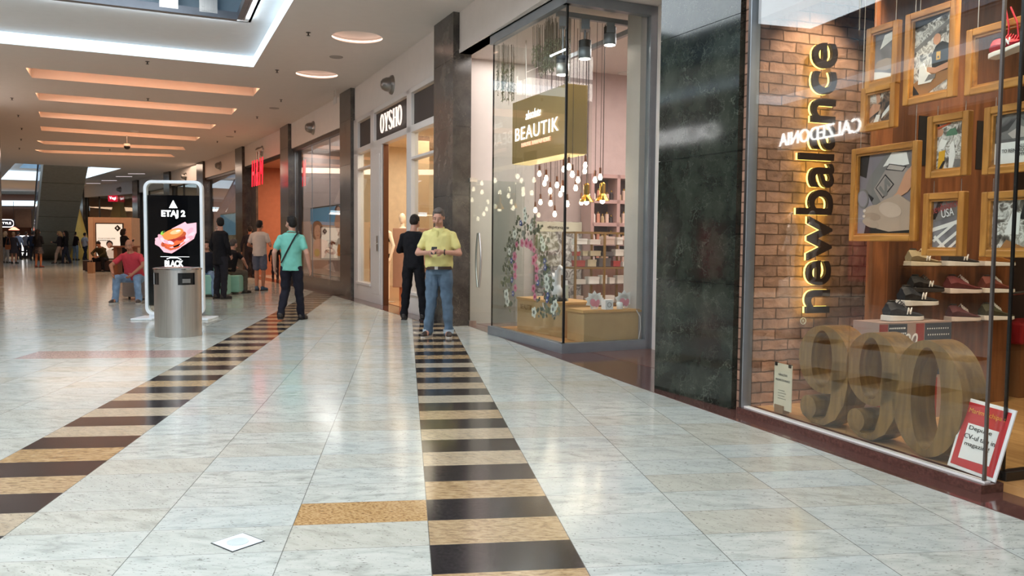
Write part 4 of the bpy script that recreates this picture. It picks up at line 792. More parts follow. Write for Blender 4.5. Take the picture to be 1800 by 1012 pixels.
# flower wreath stuck to the left pane
t = thing('floral_wreath_decal', 'arch of paper leaves and pink, white and blue flowers stuck inside the corner window', 'decoration', FB.w(0, .02, 0), FB.rz)
r = random.Random(21); leaf = [mk('olive_leaf', '#7c7a5e', .6, var=.3, vs=20), mk('grey_leaf', '#8a867a', .6, var=.3, vs=20), mk('dark_leaf', '#5c5d48', .6, var=.2)]
def arch(u, dr):   # u 0..1 along the arch, centre line
    cx, cz = 1.08, 1.0
    pts_ = [(.62, .42), (.45, .7), (.5, 1.0), (.62, 1.3), (.85, 1.5), (1.1, 1.52), (1.38, 1.42), (1.55, 1.2), (1.6, .95), (1.66, .72), (1.85, .55), (1.5, .5)]
    k = u * (len(pts_) - 1); i = min(int(k), len(pts_) - 2); w_ = k - i; x_ = pts_[i][0] * (1 - w_) + pts_[i + 1][0] * w_; z_ = pts_[i][1] * (1 - w_) + pts_[i + 1][1] * w_
    return x_ + r.uniform(-dr, dr), z_ + r.uniform(-dr, dr)
bl = B()
for k in range(300):
    x_, z_ = arch(r.random() ** 1.0, .14); a = r.uniform(0, 6.28); l = r.uniform(.05, .10); m_ = leaf[k % 3]
    bl.prism([(x_ + p * math.cos(a) * l - q * math.sin(a) * l, z_ + p * math.sin(a) * l + q * math.cos(a) * l) for p, q in ((0, 0), (.25, .3), (.45, .2), (.55, .42), (.8, .2), (1, 0), (.75, -.25), (.5, -.2), (.3, -.35))], .004 + .00001 * k, .007 + .00001 * k, m_)
o = bl.build('leaf_mass', None, t); o['kind'] = 'stuff'
def blossom(x_, z_, rad, m1, m2, nm, y_=.0):
    b = B()
    for j in range(5): a = R(72 * j + r.uniform(-8, 8)); b.prism(ellpts(x_ + rad * .55 * math.cos(a), z_ + rad * .55 * math.sin(a), rad * .5, rad * .42, math.degrees(a), 10), y_, y_ + .003, m1)
    b.prism(ellpts(x_, z_, rad * .35, rad * .35, n=10), y_ - .002, y_, m2); b.build(nm, None, t)
pk, pk2, wf, bf = mk('pink_flower', '#d88a9c', .5), mk('deep_pink', '#b03a58', .5), mk('white_flower', '#e9e6d8', .5), mk('blue_flower', '#5a5f9c', .5)
for x_, z_ in ((.78, 1.28), (.72, 1.12), (.95, 1.3), (1.08, 1.3), (1.2, 1.27), (1.3, 1.22), (1.3, 1.08), (1.36, 1.12), (1.38, .98), (1.38, .86), (1.3, .72), (1.34, .62), (.74, .98), (.74, .86), (.75, .7)): blossom(x_, z_, r.uniform(.045, .07), pk, pk2, 'pink_flower')
for x_, z_ in ((.72, 1.42), (1.02, 1.72), (1.04, 1.62), (1.2, 1.5), (1.56, 1.25), (1.52, 1.34), (1.66, .86), (1.68, .76), (1.84, .5), (1.9, .56), (1.32, .42), (.46, .6), (.5, .5), (.55, 1.18)): blossom(x_, z_, r.uniform(.05, .075), wf, leaf[1], 'white_flower')
for x_, z_ in ((1.6, 1.08), (1.62, 1.0), (1.7, .66), (1.68, .6), (.62, 1.06), (.64, .8), (.9, 1.56), (1.42, .8), (.68, .62)): blossom(x_, z_, .04, bf, wf, 'blue_flower')
# ------------------------------------------------------------ sneaker shop window (GP frame)
LG = math.hypot(.71, 1.95); ZI = 3.55
def gbx(nm, x0, x1, y0, y1, z0, z1, m, bev=0): return struct(B().box(x0, x1, y0, y1, z0, z1).build(nm, m, None, GP.w(0, 0), GP.rz, bev=bev))
gbx('trim_12', -.02, LG + .03, -.06, .1, 0, .05, M['granite']); gbx('trim_12', -.02, LG + .01, -.012, .03, .05, .06, M['white'])
gbx('window_5', 0, 1.06, 0, .012, .06, 4.0, NBGLASS); gbx('window_5', 1.064, LG - .012, 0, .012, .06, 4.0, NBGLASS)
gbx('window_5', LG - .014, LG, 0, .13, .06, 4.0, GLASS); gbx('window_5', LG - .012, LG + .002, -.006, .010, .06, 4.0, mk('post_grey', '#6d6662', .3, .6))
gbx('window_5', -.05, -.0, -.02, .06, 0, 4.0, mk('dark_metal_jamb', '#3a3735', .3, .7)); gbx('window_5', -.006, .004, -.03, .05, 0, 4.0, M['alu'])
gbx('wall_right', -.3, 6.0, .02, .25, 3.98, ZC, M['wall'])
fl = M['wfloor']
gbx('floor', 0, 6.0, .1, 8.0, -.02, .05, fl); gbx('ceiling', 0, 6.0, .1, 8.0, ZI + .1, ZI + .16, mk('dark_brown_ceiling', '#241e1b', .6)); gbx('wall_back', 0, 6.0, 8.0, 8.1, 0, 4, mk('shop_brown', '#3a2a22', .6)); gbx('wall_right', 6.0, 6.1, .1, 8.0, 0, 4, mk('shop_brown', '#3a2a22'))
gbx('trim_13', 0, LG - .02, .03, .16, 3.0, 3.65, mk('header_brown', '#5a4a42', .6))
# brick wall runs into the shop
BR = Fr(*GP.w(0, 0)[:2], GP.y.x, GP.y.y)
struct(B().box(0, 2.2, 0, .15, 0, 3.7).build('wall_brick', brickmat('rustic_brick'), None, BR.w(.03, 0), BR.rz))
struct(B().box(2.2, 8.0, 0.02, .12, 0, 3.7).build('wall_left', mk('shop_brown', '#3a2a22', .6), None, BR.w(.03, 0), BR.rz))
# glowing vertical lettering on the bricks
l0 = BR.px(1408, 550, -.07); l1 = BR.px(1408, 72, -.07); xr = BR.px(1461, 300, -.07)[0]
t = thing('wall_sign', 'back-lit lower-case newbalance letters running up the brick wall', 'sign', BR.w(xr, -.09, l0[1]), BR.rz)
hL = l1[1] - l0[1]; xl = BR.px(1397, 400, -.07)[0]
text('newbalance', mk('sign_front_brown', '#2b2420', .35), t, (0, .0, 0), hL, xr - xl, .03, .012, up=True, name='lettering_front')
text('newbalance', mk('lit_halo', '#ffd94a', .4, emit=4, ecol='#ffe070'), t, (0, .028, 0), hL, xr - xl, .012, .012, up=True, name='lettering_halo')
rg = BR.px(1412, 564, -.01); t = thing('registered_mark', 'tiny round registered trademark sign on the bricks below the letter n', 'mark', BR.w(rg[0], -.012, rg[1]), BR.rz); ring2(B(), 0, 0, .028, .028, .022, .022, 0, .006).build('ring', M['wht'], t); text('R', M['wht'], t, (-.01, 0, -.013), .02, .026, .004)
# timber panel behind the frames and shoe shelves
PX = -.45   # panel plane offset in BR frame (towards the camera)
PB = Fr(*BR.w(0, PX)[:2], BR.x.x, BR.x.y)
p0 = PB.px(1530, 560)[0]; p1 = PB.px(1779, 560)[0]
struct(B().box(p0, p1, 0, .06, .05, 3.3).build('wall_panel', M['plank'], None, PB.w(0, 0), PB.rz)); 
b = B()
for (x0_, y0_, x1_, y1_) in ((1612, 205, 1637, 290), (1714, 213, 1729, 297)):
    c0 = PB.px(x0_, y1_); c1 = PB.px(x1_, y0_); b.box(c0[0], c1[0], -.006, 0, c0[1], c1[1])
struct(b.build('wall_panel', M['dark'], None, PB.w(0, 0), PB.rz))
# shoes
def shoe(t, L_, up, sole, acc=None, nlogo=True, logo_m=None):
    """side view along +X (toe), width along Y"""
    n = 18; up_r = []; so_r = []
    hs = [.36, .41, .43, .42, .385, .36, .345, .325, .295, .26, .225, .195, .175, .165, .155, .145, .125, .08]
    ws = [.11, .14, .155, .16, .155, .15, .15, .155, .16, .17, .18, .185, .19, .185, .175, .155, .12, .06]
    for i in range(n):
        x_ = L_ * (i / (n - 1)); h = hs[i] * L_ * .98; w_ = ws[i] * L_; ring = []
        for k in range(12):
            a = 2 * math.pi * k / 12; yy = math.cos(a); zz = math.sin(a); ring.append((x_, yy * w_ * (.62 if zz > .3 else 1) * .98, .12 * L_ * .6 + (h - .072 * L_) * (zz * .5 + .5)))
        up_r.append(ring)
        sp = .02 * L_ * max(0, (i - 12) / 5) ** 2; th = (.115 - .05 * i / n) * L_
        so_r.append([(x_ * 1.03 - .01, -w_ * 1.08, sp), (x_ * 1.03 - .01, w_ * 1.08, sp), (x_ * 1.02 - .008, w_ * 1.02, sp + th), (x_ * 1.02 - .008, -w_ * 1.02, sp + th)])
    B().rings(up_r).build('upper', up, t, smooth=True); B().rings(so_r).build('sole', sole, t, smooth=False, bev=.004)
    B().ell((.14 * L_, 0, .405 * L_), (.10 * L_, .07 * L_, .02 * L_)).build('opening', M['black'], t)
    b = B()
    for i in range(5): x_ = L_ * (.36 + .055 * i); z_ = L_ * (.375 - .034 * i); b.tube([(x_, -.07 * L_, z_ - .02), (x_ + .01, 0, z_ + .012), (x_, .07 * L_, z_ - .02)], .004, 5)
    b.build('laces', acc or sole, t)
    if nlogo: text('N', logo_m or M['wht'], t, (.40 * L_, -.158 * L_, .13 * L_), .15 * L_, .14 * L_, .006, .02, shear=.35, name='letter_n')
SH = [(1596, 467, 55, '#9a8a6a', '#c9bda6', 'tan and gold sneaker with a black N patch on the top shelf row'), (1660, 467, 57, '#3a3c40', '#d5d0c8', 'dark grey sneaker on the top shelf row below the laces picture'), (1726, 467, 54, '#b5742e', '#e6ddd0', 'mustard suede sneaker on the top shelf row'),
      (1600, 513, 56, '#1c1a1a', '#262220', 'all-black sneaker half hidden behind the navy pair'), (1664, 515, 58, '#6b2a2c', '#d8c8be', 'burgundy sneaker with a thick pale sole on the middle shelf row'), (1725, 514, 54, '#7a3c2e', '#e6ddd0', 'rust brown sneaker with a flat white sole on the middle shelf row'),
      (1667, 564, 53, '#5c2a2e', '#d8c8be', 'burgundy sneaker with a thick pale sole on the bottom shelf row'), (1725, 562, 53, '#4c4a34', '#e6ddd0', 'olive sneaker with a flat white sole on the bottom shelf row')]
for x_, y_, w_, c1, c2, lab in SH:
    a_ = PB.px(x_, y_, -.1); b_ = PB.px(x_ + w_, y_, -.1); Ls = b_[0] - a_[0]
    t = thing('sneaker', lab, 'shoe', PB.w(a_[0], -.1, a_[1]), PB.rz); k_ = Ls
    shoe(t, Ls, mk('upper_' + c1[1:], c1, .75, bump=.2), mk('sole_' + c2[1:], c2, .6), nlogo='navy' in lab or 'tan' in lab or 'grey' in lab)
    s2 = thing('shoe_shelf', 'slim clear shelf under the ' + lab.replace(' half hidden behind the navy pair', '').replace(' with a thick pale sole', '').replace(' with a flat white sole', '').replace(' with a black N patch', '').replace(' below the laces picture', ''), 'shelf', PB.w(a_[0], -.1, a_[1]), PB.rz, None); B().box(.02, Ls - .02, -.06, .1, -.008, -.001).build('board', GLASS2, s2)
# stars-and-stripes shoe plinth with two navy sneakers
o_ = -.74; QB = Fr(*BR.w(0, o_)[:2], BR.x.x, BR.x.y)
c0 = QB.px(1546, 568); c1 = QB.px(1672, 573)
t = thing('display_plinth', 'tall plinth printed with red stripes and white stars behind the wooden number nine', 'plinth', QB.w(c0[0], 0, .05), QB.rz); Wp = c1[0] - c0[0]; Hp = c0[1] - .05
navy = mk('plinth_navy', '#3f4350', .5); pr = mk('plinth_red', '#9c3b35', .5); b = B(); b.box(0, Wp, 0, .25, 0, Hp, mk('plinth_pale', '#a88f84', .5)); nS = 8
for k in range(nS):
    x0_ = Wp * k / nS
    if k in (0, 4): b.box(x0_, x0_ + Wp / nS * .9, -.003, 0, 0, Hp - .01, pr)
    elif k in (1, 2, 5, 6, 7): b.box(x0_, x0_ + Wp / nS, -.003, 0, Hp * .45, Hp - .01, navy); b.box(x0_ + .02, x0_ + Wp / nS * .6, -.003, 0, 0, Hp * .42, pr)
for k in range(9):
    for j in range(9):
        x_ = Wp * .14 + k * Wp * .025 + (j % 2) * .008 + (k > 8) * .2
        b.prism([(x_ + (.008 if q % 2 else .0035) * math.sin(q * math.pi / 5), Hp - .04 - j * .038 + (.008 if q % 2 else .0035) * math.cos(q * math.pi / 5)) for q in range(10)], -.005, -.003, M['wht'])
for k in range(10):
    for j in range(6):
        x_ = Wp * .66 + k * Wp * .032 + (j % 2) * .008; b.prism([(x_ + (.007 if q % 2 else .003) * math.sin(q * math.pi / 5), Hp - .05 - j * .045 + (.007 if q % 2 else .003) * math.cos(q * math.pi / 5)) for q in range(10)], -.005, -.003, M['wht'])
b.build('printed_box', None, t); text('990', M['wht'], t, (Wp * .22, -.008, Hp - .20), .2, .12, .003, name='script_lettering', shear=.35)
for k, (x_, y_, w_, lab) in enumerate(((1557, 571, 66, 'navy sneaker with white sole standing on the stars-and-stripes plinth'), (1583, 537, 66, 'black-navy sneaker on the clear stand, upper of the two on the plinth'))):
    a_ = QB.px(x_, y_, .11 + .05 * k); b_ = QB.px(x_ + w_, y_, .11 + .05 * k); zz = c0[1] + .004 if k == 0 else a_[1]
    t = thing('sneaker', lab, 'shoe', QB.w(a_[0], .11 + .05 * k, zz), QB.rz + R(4)); shoe(t, b_[0] - a_[0], mk('upper_navy', '#20242c', .6, bump=.3), mk('sole_white', '#d9d6d0', .5), mk('lace_dark', '#30343c', .6))
    if k == 1:
        s2 = thing('shoe_riser', 'clear riser under the upper sneaker on the plinth', 'stand', QB.w(a_[0] + .03, .16, c0[1]), QB.rz); B().box(0, .22, -.05, .05, 0, zz - c0[1] - .002).build('block', GLASS2, s2)
# big golden numerals
def ringprism(b, o, i_, y0, y1, m=None):
    return b.rings([[(o[k][0], y0, o[k][1]), (o[k][0], y1, o[k][1]), (i_[k][0], y1, i_[k][1]), (i_[k][0], y0, i_[k][1])] for k in range(len(o))], m, closed=True)
gn = woodmat('golden_numeral_veneer', '#6e5230', '#8c6c3e', (5, 5, .8), .35, 4)
ND, NT = .10, .19
n0a = GP.px(1402, 700, ND); n0b = GP.px(1490, 700, ND); n1a = GP.px(1485, 700, ND); n1b = GP.px(1580, 700, ND); n2a = GP.px(1567, 700, ND); n2b = GP.px(1693, 700, ND)
def nine(x0_, x1_, lab, ztop):
    t = thing('number_nine', lab, 'number', GP.w((x0_ + x1_) / 2, ND, .06), GP.rz); w2 = (x1_ - x0_) / 2; h = ztop - .06; b = B()
    cz = h * .66; o = ellpts(0, cz, w2, h * .34, n=36); i_ = ellpts(-w2 * .05, cz, w2 * .42, h * .29, n=36); ringprism(b, o, i_, 0, NT)
    out = [(w2, cz), (w2 * .98, h * .45), (w2 * .85, h * .25), (w2 * .55, h * .09), (w2 * .1, 0), (-w2 * .4, h * .0), (-w2 * .8, h * .06)]
    inn_ = [(w2 * .38, cz), (w2 * .38, h * .45), (w2 * .33, h * .25), (w2 * .18, h * .1), (-w2 * .05, h * .04), (-w2 * .3, h * .04), (-w2 * .55, h * .09)]
    for k in range(len(out) - 1): b.prism([out[k], inn_[k], inn_[k + 1], out[k + 1]], 0, NT)
    b.cyl((-w2 * .55, 0, h * .15), (-w2 * .55, NT, h * .15), w2 * .33, n=24)
    b.build('numeral', gn, t, smooth=True); B().tube([(0, NT * .5, 0), (0, NT * .5, .03)], .02).build('foot', M['steel'], t)
zt = GP.px(1440, 571, ND)[1]
nine(n0a[0], n0b[0], 'golden wooden number nine nearest the brick wall, left digit of 990', zt); nine(n1a[0], n1b[0], 'golden wooden number nine in the middle of 990', zt)
t = thing('number_zero', 'golden wooden zero at the right end of 990', 'number', GP.w((n2a[0] + n2b[0]) / 2, ND, .06), GP.rz); w2 = (n2b[0] - n2a[0]) / 2; h = zt - .06
b = B(); ringprism(b, ellpts(0, h / 2, w2, h / 2, n=44), ellpts(0, h / 2, w2 * .42, h * .44, n=44), 0, NT); b.build('numeral', gn, t, smooth=True); B().tube([(0, NT * .5, -.005), (0, NT * .5, .03)], .02).build('foot', M['steel'], t)
# paper notice and red vacancy sign
n_ = GP.px(1363, 716, .09); nr = GP.px(1394, 728, .09); t = thing('paper_notice', 'small cream paper notice clipped upright inside the window by the marble column', 'notice', GP.w(n_[0] - .01, .08, .06), GP.rz); wn = nr[0] - n_[0]
picture(t, 'sheet', wn, .34, M['paper'], [], 0, 0, .03); text('VÂNZĂRI', M['ink'], t, (wn * .25, -.003, .28), wn * .5, .022, .001); text('PROMOȚIONALE', M['ink'], t, (wn * .1, -.003, .235), wn * .8, .022, .001)
b = B()
for k in range(4): b.box(wn * .25, wn * (.6 + .1 * (k % 2)), -.002, 0, .17 - k * .02, .173 - k * .02)
b.build('small_print', mk('grey_ink', '#6b675e', .6), t)
b = B(); b.box(.01, .035, -.006, .01, .35, .375); b.box(wn - .035, wn - .01, -.006, .01, .35, .375); b.build('clip', M['black'], t); B().box(.02, wn * .6, -.01, .05, 0, .06).build('block', mk('wood_block', '#8b6a48', .6), t)
v0 = GP.px(1680, 822, .06); v1 = GP.px(1742, 840, .06); t = thing('vacancy_sign', 'red and white job notice in a white frame leaning behind the glass corner', 'sign', GP.w(v0[0] - .05, .05, .068), GP.rz); t.rotation_euler = (R(-16), R(3), GP.rz)
sw, sh = .30, .40; B().box(0, sw, 0, .012, 0, sh).build('frame', M['wht'], t, bev=.003); picture(t, 'print', sw - .036, sh - .04, mk('notice_red', '#b8282c', .5), [(M['wht'], [(.14, .12), (.86, .14), (.86, .68), (.14, .68)])], -.003, .018, .02, .003)
text('Marim Echipa !', mk('notice_yellow', '#e0a23a', .5), t, (.04, -.006, .315), .22, .035, .001); text('Depune', M['ink'], t, (.07, -.006, .225), .14, .03, .001); text('CV-ul tău in', M['ink'], t, (.055, -.006, .18), .19, .03, .001); text('magazin !', M['ink'], t, (.07, -.006, .135), .15, .03, .001)
# entrance door: black seal edge, glass leaf with metal shoe
t = thing('glass_entrance_door', 'glass entrance door with dark metal bottom rail at the right edge', 'door', GP.w(LG - .01, .15, 0), GP.rz + R(90)); B().box(0, 1.1, -.006, .006, .1, 2.9).build('glass_leaf', GLASS2, t); B().box(-.02, 1.1, -.03, .03, .01, .1).build('bottom_rail', mk('dark_steel_rail', '#4a4846', .3, .8), t, bev=.004); B().box(-.012, 0, -.008, .008, .1, 2.9).build('edge_seal', M['black'], t)
# picture frames on wires
def hang(x0, y0, x1, y1, off, lab, bg, shapes, extra=None, X0=None, X1=None, wy=None):
    a_ = GP.px((x0 + x1) / 2, y1, off); z0_ = a_[1]; z1_ = GP.px((x0 + x1) / 2, y0, off)[1]; xa = GP.px(x0, (y0 + y1) / 2, off)[0]; xb = X1 if X1 else GP.px(x1, (y0 + y1) / 2, off)[0]
    w_, h_ = xb - xa, z1_ - z0_; t = thing('picture_frame', lab, 'picture', GP.w(xa, off, z0_), GP.rz); fw = .042
    b = B(); b.box(0, fw, -.035, .01, 0, h_, M['wood']); b.box(w_ - fw, w_, -.035, .01, 0, h_, M['wood']); b.box(fw, w_ - fw, -.035, .01, 0, fw, M['woodh']); b.box(fw, w_ - fw, -.035, .01, h_ - fw, h_, M['woodh']); b.build('moulding', None, t, bev=.006)
    b = B(); e = .012
    for q in ((fw, fw + e, fw, h_ - fw), (w_ - fw - e, w_ - fw, fw, h_ - fw), (fw, w_ - fw, fw, fw + e), (fw, w_ - fw, h_ - fw - e, h_ - fw)): b.box(q[0], q[1], -.022, .008, q[2], q[3])
    b.build('inner_lip', M['woodh'], t)
    if bg: picture(t, 'print', w_ - 2 * fw, h_ - 2 * fw, bg, shapes, -.002, fw, fw)
    zw = (GP.px((x0 + x1) / 2, wy, off)[1] if wy else 3.64) - z0_
    for xw in (.05, w_ - .05): b = B(); b.tube([(xw, 0, h_), (xw, 0, zw)], .002, 4); b.build('wire', M['steel'], t)
    if extra: extra(t, w_, h_, fw)
    return t, w_, h_
work = clutter('print_workshop', [(.3, '#2a2622'), (.42, '#6b6258'), (.5, '#e9e4da'), (.58, '#8d8478'), (.7, '#f4f0e8')], 16, 0, .6); grey_ = clutter('print_grey', [(.3, '#4a4648'), (.55, '#8d8a8e'), (.7, '#bdb9b8')], 3, 0, 1)
tools = clutter('print_tools', [(.35, '#2f2622'), (.5, '#8a6a50'), (.6, '#d8cfc2')], 12); sk1 = mk('photo_skin', '#c58f6e', .5); sk2 = mk('photo_skin_grey', '#a8988c', .5); drk = mk('photo_black', '#161413', .5); wh = mk('photo_white', '#ece8e0', .5); ylw = mk('photo_yellow', '#d8a21c', .5); gry = mk('photo_grey', '#77726e', .5)
OFF = .42
hang(1528, 44, 1583, 152, OFF, 'framed dim photograph of a hand at work, top left of the group', grey_, [(sk2, [(.05, .3), (.2, .42), (.6, .45), (.95, .38), (.98, .22), (.6, .2), (.3, .24)]), (wh, [(.3, .65), (.9, .8), (.9, .95), (.5, .92)]), (wh, [(0, 0), (.9, .0), (.9, .1), (.4, .18), (0, .22)])])
hang(1596, 14, 1685, 178, OFF - .06, 'tall framed photograph of a bald craftsman in a black shirt at his workbench', work, [
    (drk, [(0, .86), (.98, .99), (0, .99)]), (gry, [(0, .62), (.98, .92), (.98, .86), (0, .56)]), (mk('photo_wood', '#9a6a3a', .5), [(.02, .02), (.3, .0), (.98, .18), (.98, .34), (.5, .3), (.02, .18)]), (drk, [(0, 0), (.25, .0), (.05, .16), (0, .16)]),
    (drk, [(.52, .3), (.5, .5), (.6, .6), (.75, .64), (.96, .58), (.98, .28), (.7, .27)]), (sk1, ellpts(.62, .68, .09, .07)), (sk1, [(.98, .3), (.6, .26), (.38, .3), (.4, .36), (.6, .33), (.96, .37)]), (ylw, [(.62, .42), (.72, .42), (.72, .52), (.62, .52)]), (drk, [(.65, .44), (.69, .44), (.69, .465), (.65, .465)]), (wh, [(.18, .16), (.5, .16), (.6, .22), (.4, .3), (.3, .42), (.2, .4)]), (gry, [(.35, .18), (.6, .2), (.62, .25), (.45, .26)])])
def redshoe(t, w_, h_, fw):
    s = thing('hanging_sneaker', 'red sneaker with white sole hanging by its laces in the empty frame', 'shoe', (0, 0, 0)); P = Matrix.Translation(t.location) @ Matrix.Rotation(GP.rz, 4, 'Z') @ Matrix.Translation((.10, -.09, h_ * .22))
    s.location = P.translation; s.rotation_euler = (0, R(-8), GP.rz); shoe(s, .26, mk('upper_red', '#b0182c', .7, bump=.3), mk('sole_white', '#d9d6d0'), mk('lace_red', '#c01830', .6)); b = B(); b.tube([(.10, 0, .09), (.12, 0, .2), (.10, 0, .36)], .005, 5); b.tube([(.16, 0, .08), (.16, 0, .2), (.13, 0, .36)], .005, 5); b.build('hanging_laces', mk('lace_red', '#c01830'), s)
hang(1704, 42, 1800, 160, OFF - .04, 'wide empty golden frame with the red sneaker hanging in it', None, [], None, X1=LG - .03)
s = thing('hanging_sneaker', 'red sneaker with white sole hanging by its laces inside the wide empty frame', 'shoe', GP.w(GP.px(1746, 104, .33)[0], .33, GP.px(1746, 104, .33)[1]), GP.rz); s.rotation_euler = (0, R(-8), GP.rz)
shoe(s, .26, mk('upper_red', '#b0182c', .7, bump=.3), mk('sole_white', '#d9d6d0'), mk('lace_red', '#c01830', .6)); b = B(); b.tube([(.10, 0, .08), (.11, 0, .15), (.10, 0, .25)], .005, 5); b.tube([(.16, 0, .07), (.16, 0, .15), (.13, 0, .25)], .005, 5); b.build('hanging_laces', mk('lace_red', '#c01830'), s)
hang(1519, 150, 1579, 228, OFF, 'small framed photograph of hands stitching, below the dim one', tools, [(sk1, [(0, .2), (.05, .5), (.2, .66), (.5, .6), (.45, .42), (.2, .3)]), (sk1, [(.3, .98), (.45, .98), (.5, .7), (.35, .62)]), (wh, [(.2, 0), (.35, .3), (.5, .28), (.4, 0)]), (wh, [(.55, .15), (.95, .45), (.98, .65), (.6, .3)])], wy=142)
hang(1501, 255, 1617, 424, OFF, 'largest framed photograph, a close-up hand beside a sneaker with the letter N', mk('photo_lilac', '#7d7478', .5), [
    (drk, [(0, .75), (.15, .7), (.2, .98), (0, .98)]), (gry, [(.2, .7), (.5, .98), (.9, .95), (.95, .75), (.4, .3), (.12, .5)]), (wh, [(.45, .82), (.6, .98), (.85, .96), (.9, .82), (.7, .8), (.6, .84)]), (mk('photo_taupe', '#9a8e86', .5), [(.3, .56), (.55, .84), (.95, .76), (.62, .4), (.45, .38)]), (drk, [(.5, .78), (.56, .85), (.86, .8), (.8, .74)]), (mk('photo_taupe2', '#b5a99f', .5), [(.52, .79), (.57, .84), (.84, .79), (.79, .75)]),
    (drk, [(.33, .57), (.5, .73), (.66, .6), (.47, .44)]), (mk('photo_taupe', '#9a8e86'), [(.35, .57), (.5, .71), (.64, .6), (.47, .46)]), (gry, [(.39, .56), (.42, .6), (.5, .52), (.49, .66), (.52, .69), (.61, .6), (.58, .57), (.54, .61), (.55, .48), (.51, .46)]),
    (drk, [(.0, .3), (.1, .56), (.3, .45), (.1, .2)]), (mk('photo_lilac2', '#8f868c', .5), [(0, .45), (.2, .5), (.35, .3), (.15, .0), (0, 0)]), (sk1, [(.98, .82), (.85, .72), (.72, .5), (.66, .46), (.7, .42), (.9, .5), (.98, .58)]),
    (drk, [(.15, .0), (.2, .2), (.55, .3), (.98, .1), (.98, 0)]), (mk('photo_hand', '#b29a86', .5), [(.22, .26), (.3, .34), (.5, .42), (.75, .48), (.98, .36), (.98, .06), (.6, .04), (.38, .08), (.3, .2)]), (mk('photo_hand', '#b29a86'), ellpts(.30, .31, .17, .055, 8)), (mk('photo_hand2', '#a38a76', .5), ellpts(.29, .225, .16, .05, -4)), (mk('photo_hand', '#b29a86'), ellpts(.27, .145, .15, .048, -14)), (mk('photo_hand3', '#c4ad9a', .5), ellpts(.62, .3, .2, .09, -10)), (mk('photo_nail', '#d8c6b8', .5), ellpts(.155, .3, .025, .018, 8)), (mk('photo_nail', '#d8c6b8'), ellpts(.15, .235, .025, .016)), (gry, ellpts(.12, .45, .1, .12, 20)), (mk('photo_lilac2', '#8f868c'), ellpts(.12, .45, .085, .1, 20))])
hang(1635, 200, 1708, 311, OFF, 'framed photograph of a green sewing machine among white shoe parts', work, [(sk1, ellpts(.12, .8, .14, .1)), (mk('photo_green', '#4f7a5c', .5), [(.36, .7), (.38, .78), (.5, .84), (.66, .84), (.74, .72), (.7, .7)]), (ylw, [(.1, .0), (.14, .4), (.35, .42), (.3, 0)]), (wh, [(.05, .42), (.2, .66), (.42, .6), (.3, .45)]), (wh, [(.48, .04), (.5, .5), (.62, .6), (.7, .3), (.62, .04)]), (drk, [(.12, .0), (.3, .2), (.36, .2), (.25, .0)]), (gry, [(.68, .02), (.95, .02), (.95, .2), (.68, .22)]), (mk('photo_orange', '#c0562c', .5), [(.05, .9), (.5, .97), (.5, .94), (.1, .86)])], wy=182)
def nbtext(t, w_, h_, fw):
    text('ALLOW', M['ink'], t, (w_ * .52, -.008, h_ * .36), w_ * .22, .02, .001); text('TO REINTRODUCE', M['ink'], t, (w_ * .27, -.008, h_ * .30), w_ * .5, .02, .001); text('MYSELF', M['ink'], t, (w_ * .55, -.008, h_ * .24), w_ * .2, .02, .001); text('990', M['ink'], t, (w_ * .66, -.008, h_ * .15), w_ * .1, .022, .001)
hang(1735, 185, 1800, 305, OFF, 'framed poster of a grey sneaker over the words ALLOW TO REINTRODUCE MYSELF', clutter('print_grey_dark', [(.35, '#3a3634'), (.6, '#8f8a86')], 5), [(wh, [(0, 0), (1, 0), (1, .44), (0, .44)]), (gry, [(.05, .5), (.1, .62), (.3, .66), (.5, .9), (.62, .8), (.98, .6), (.98, .5)]), (mk('photo_taupe2', '#b5a99f'), [(.3, .6), (.55, .72), (.98, .52), (.4, .5)])], nbtext, X1=LG - .03, wy=168)
def laces(t, w_, h_, fw):
    text('newbalance', mk('photo_red', '#a03a34', .5), t, (w_ * .18, -.010, h_ * .66), w_ * .66, .05, .001, tilt=R(14)); text('USA', M['wht'], t, (w_ * .42, -.010, h_ * .6), w_ * .3, .05, .001, tilt=R(10))
hang(1628, 338, 1700, 450, OFF, 'framed photograph of a sneaker tongue with crossed white laces', clutter('print_grey_dark', []) if 0 else grey_, [(drk, [(.0, .6), (.2, .95), (.5, .98), (.3, .6)]), (gry, [(.1, .55), (.98, .7), (.98, .95), (.4, .98)]), (wh, [(0, .34), (0, .42), (.98, .6), (.98, .52)]), (wh, [(.06, .18), (.12, .14), (.98, .58), (.9, .6)]), (wh, [(.2, .02), (.3, .0), (.98, .34), (.98, .42)]), (wh, [(.1, .24), (.45, .02), (.52, .04), (.16, .28)]), (wh, [(.55, .0), (.66, .0), (.9, .14), (.86, .18)])], laces, wy=316)
hang(1730, 336, 1800, 452, OFF, 'framed photograph of a busy shoe workshop, lowest at the right edge', work, [(mk('photo_wood', '#9a6a3a'), [(.2, 0), (.98, .0), (.98, .22), (.7, .06), (.35, .2)]), (drk, [(.6, .6), (.9, .55), (.98, .98), (.7, .98)]), (wh, [(.3, .3), (.6, .3), (.62, .7), (.45, .74)])], None, X1=LG - .03, wy=312)
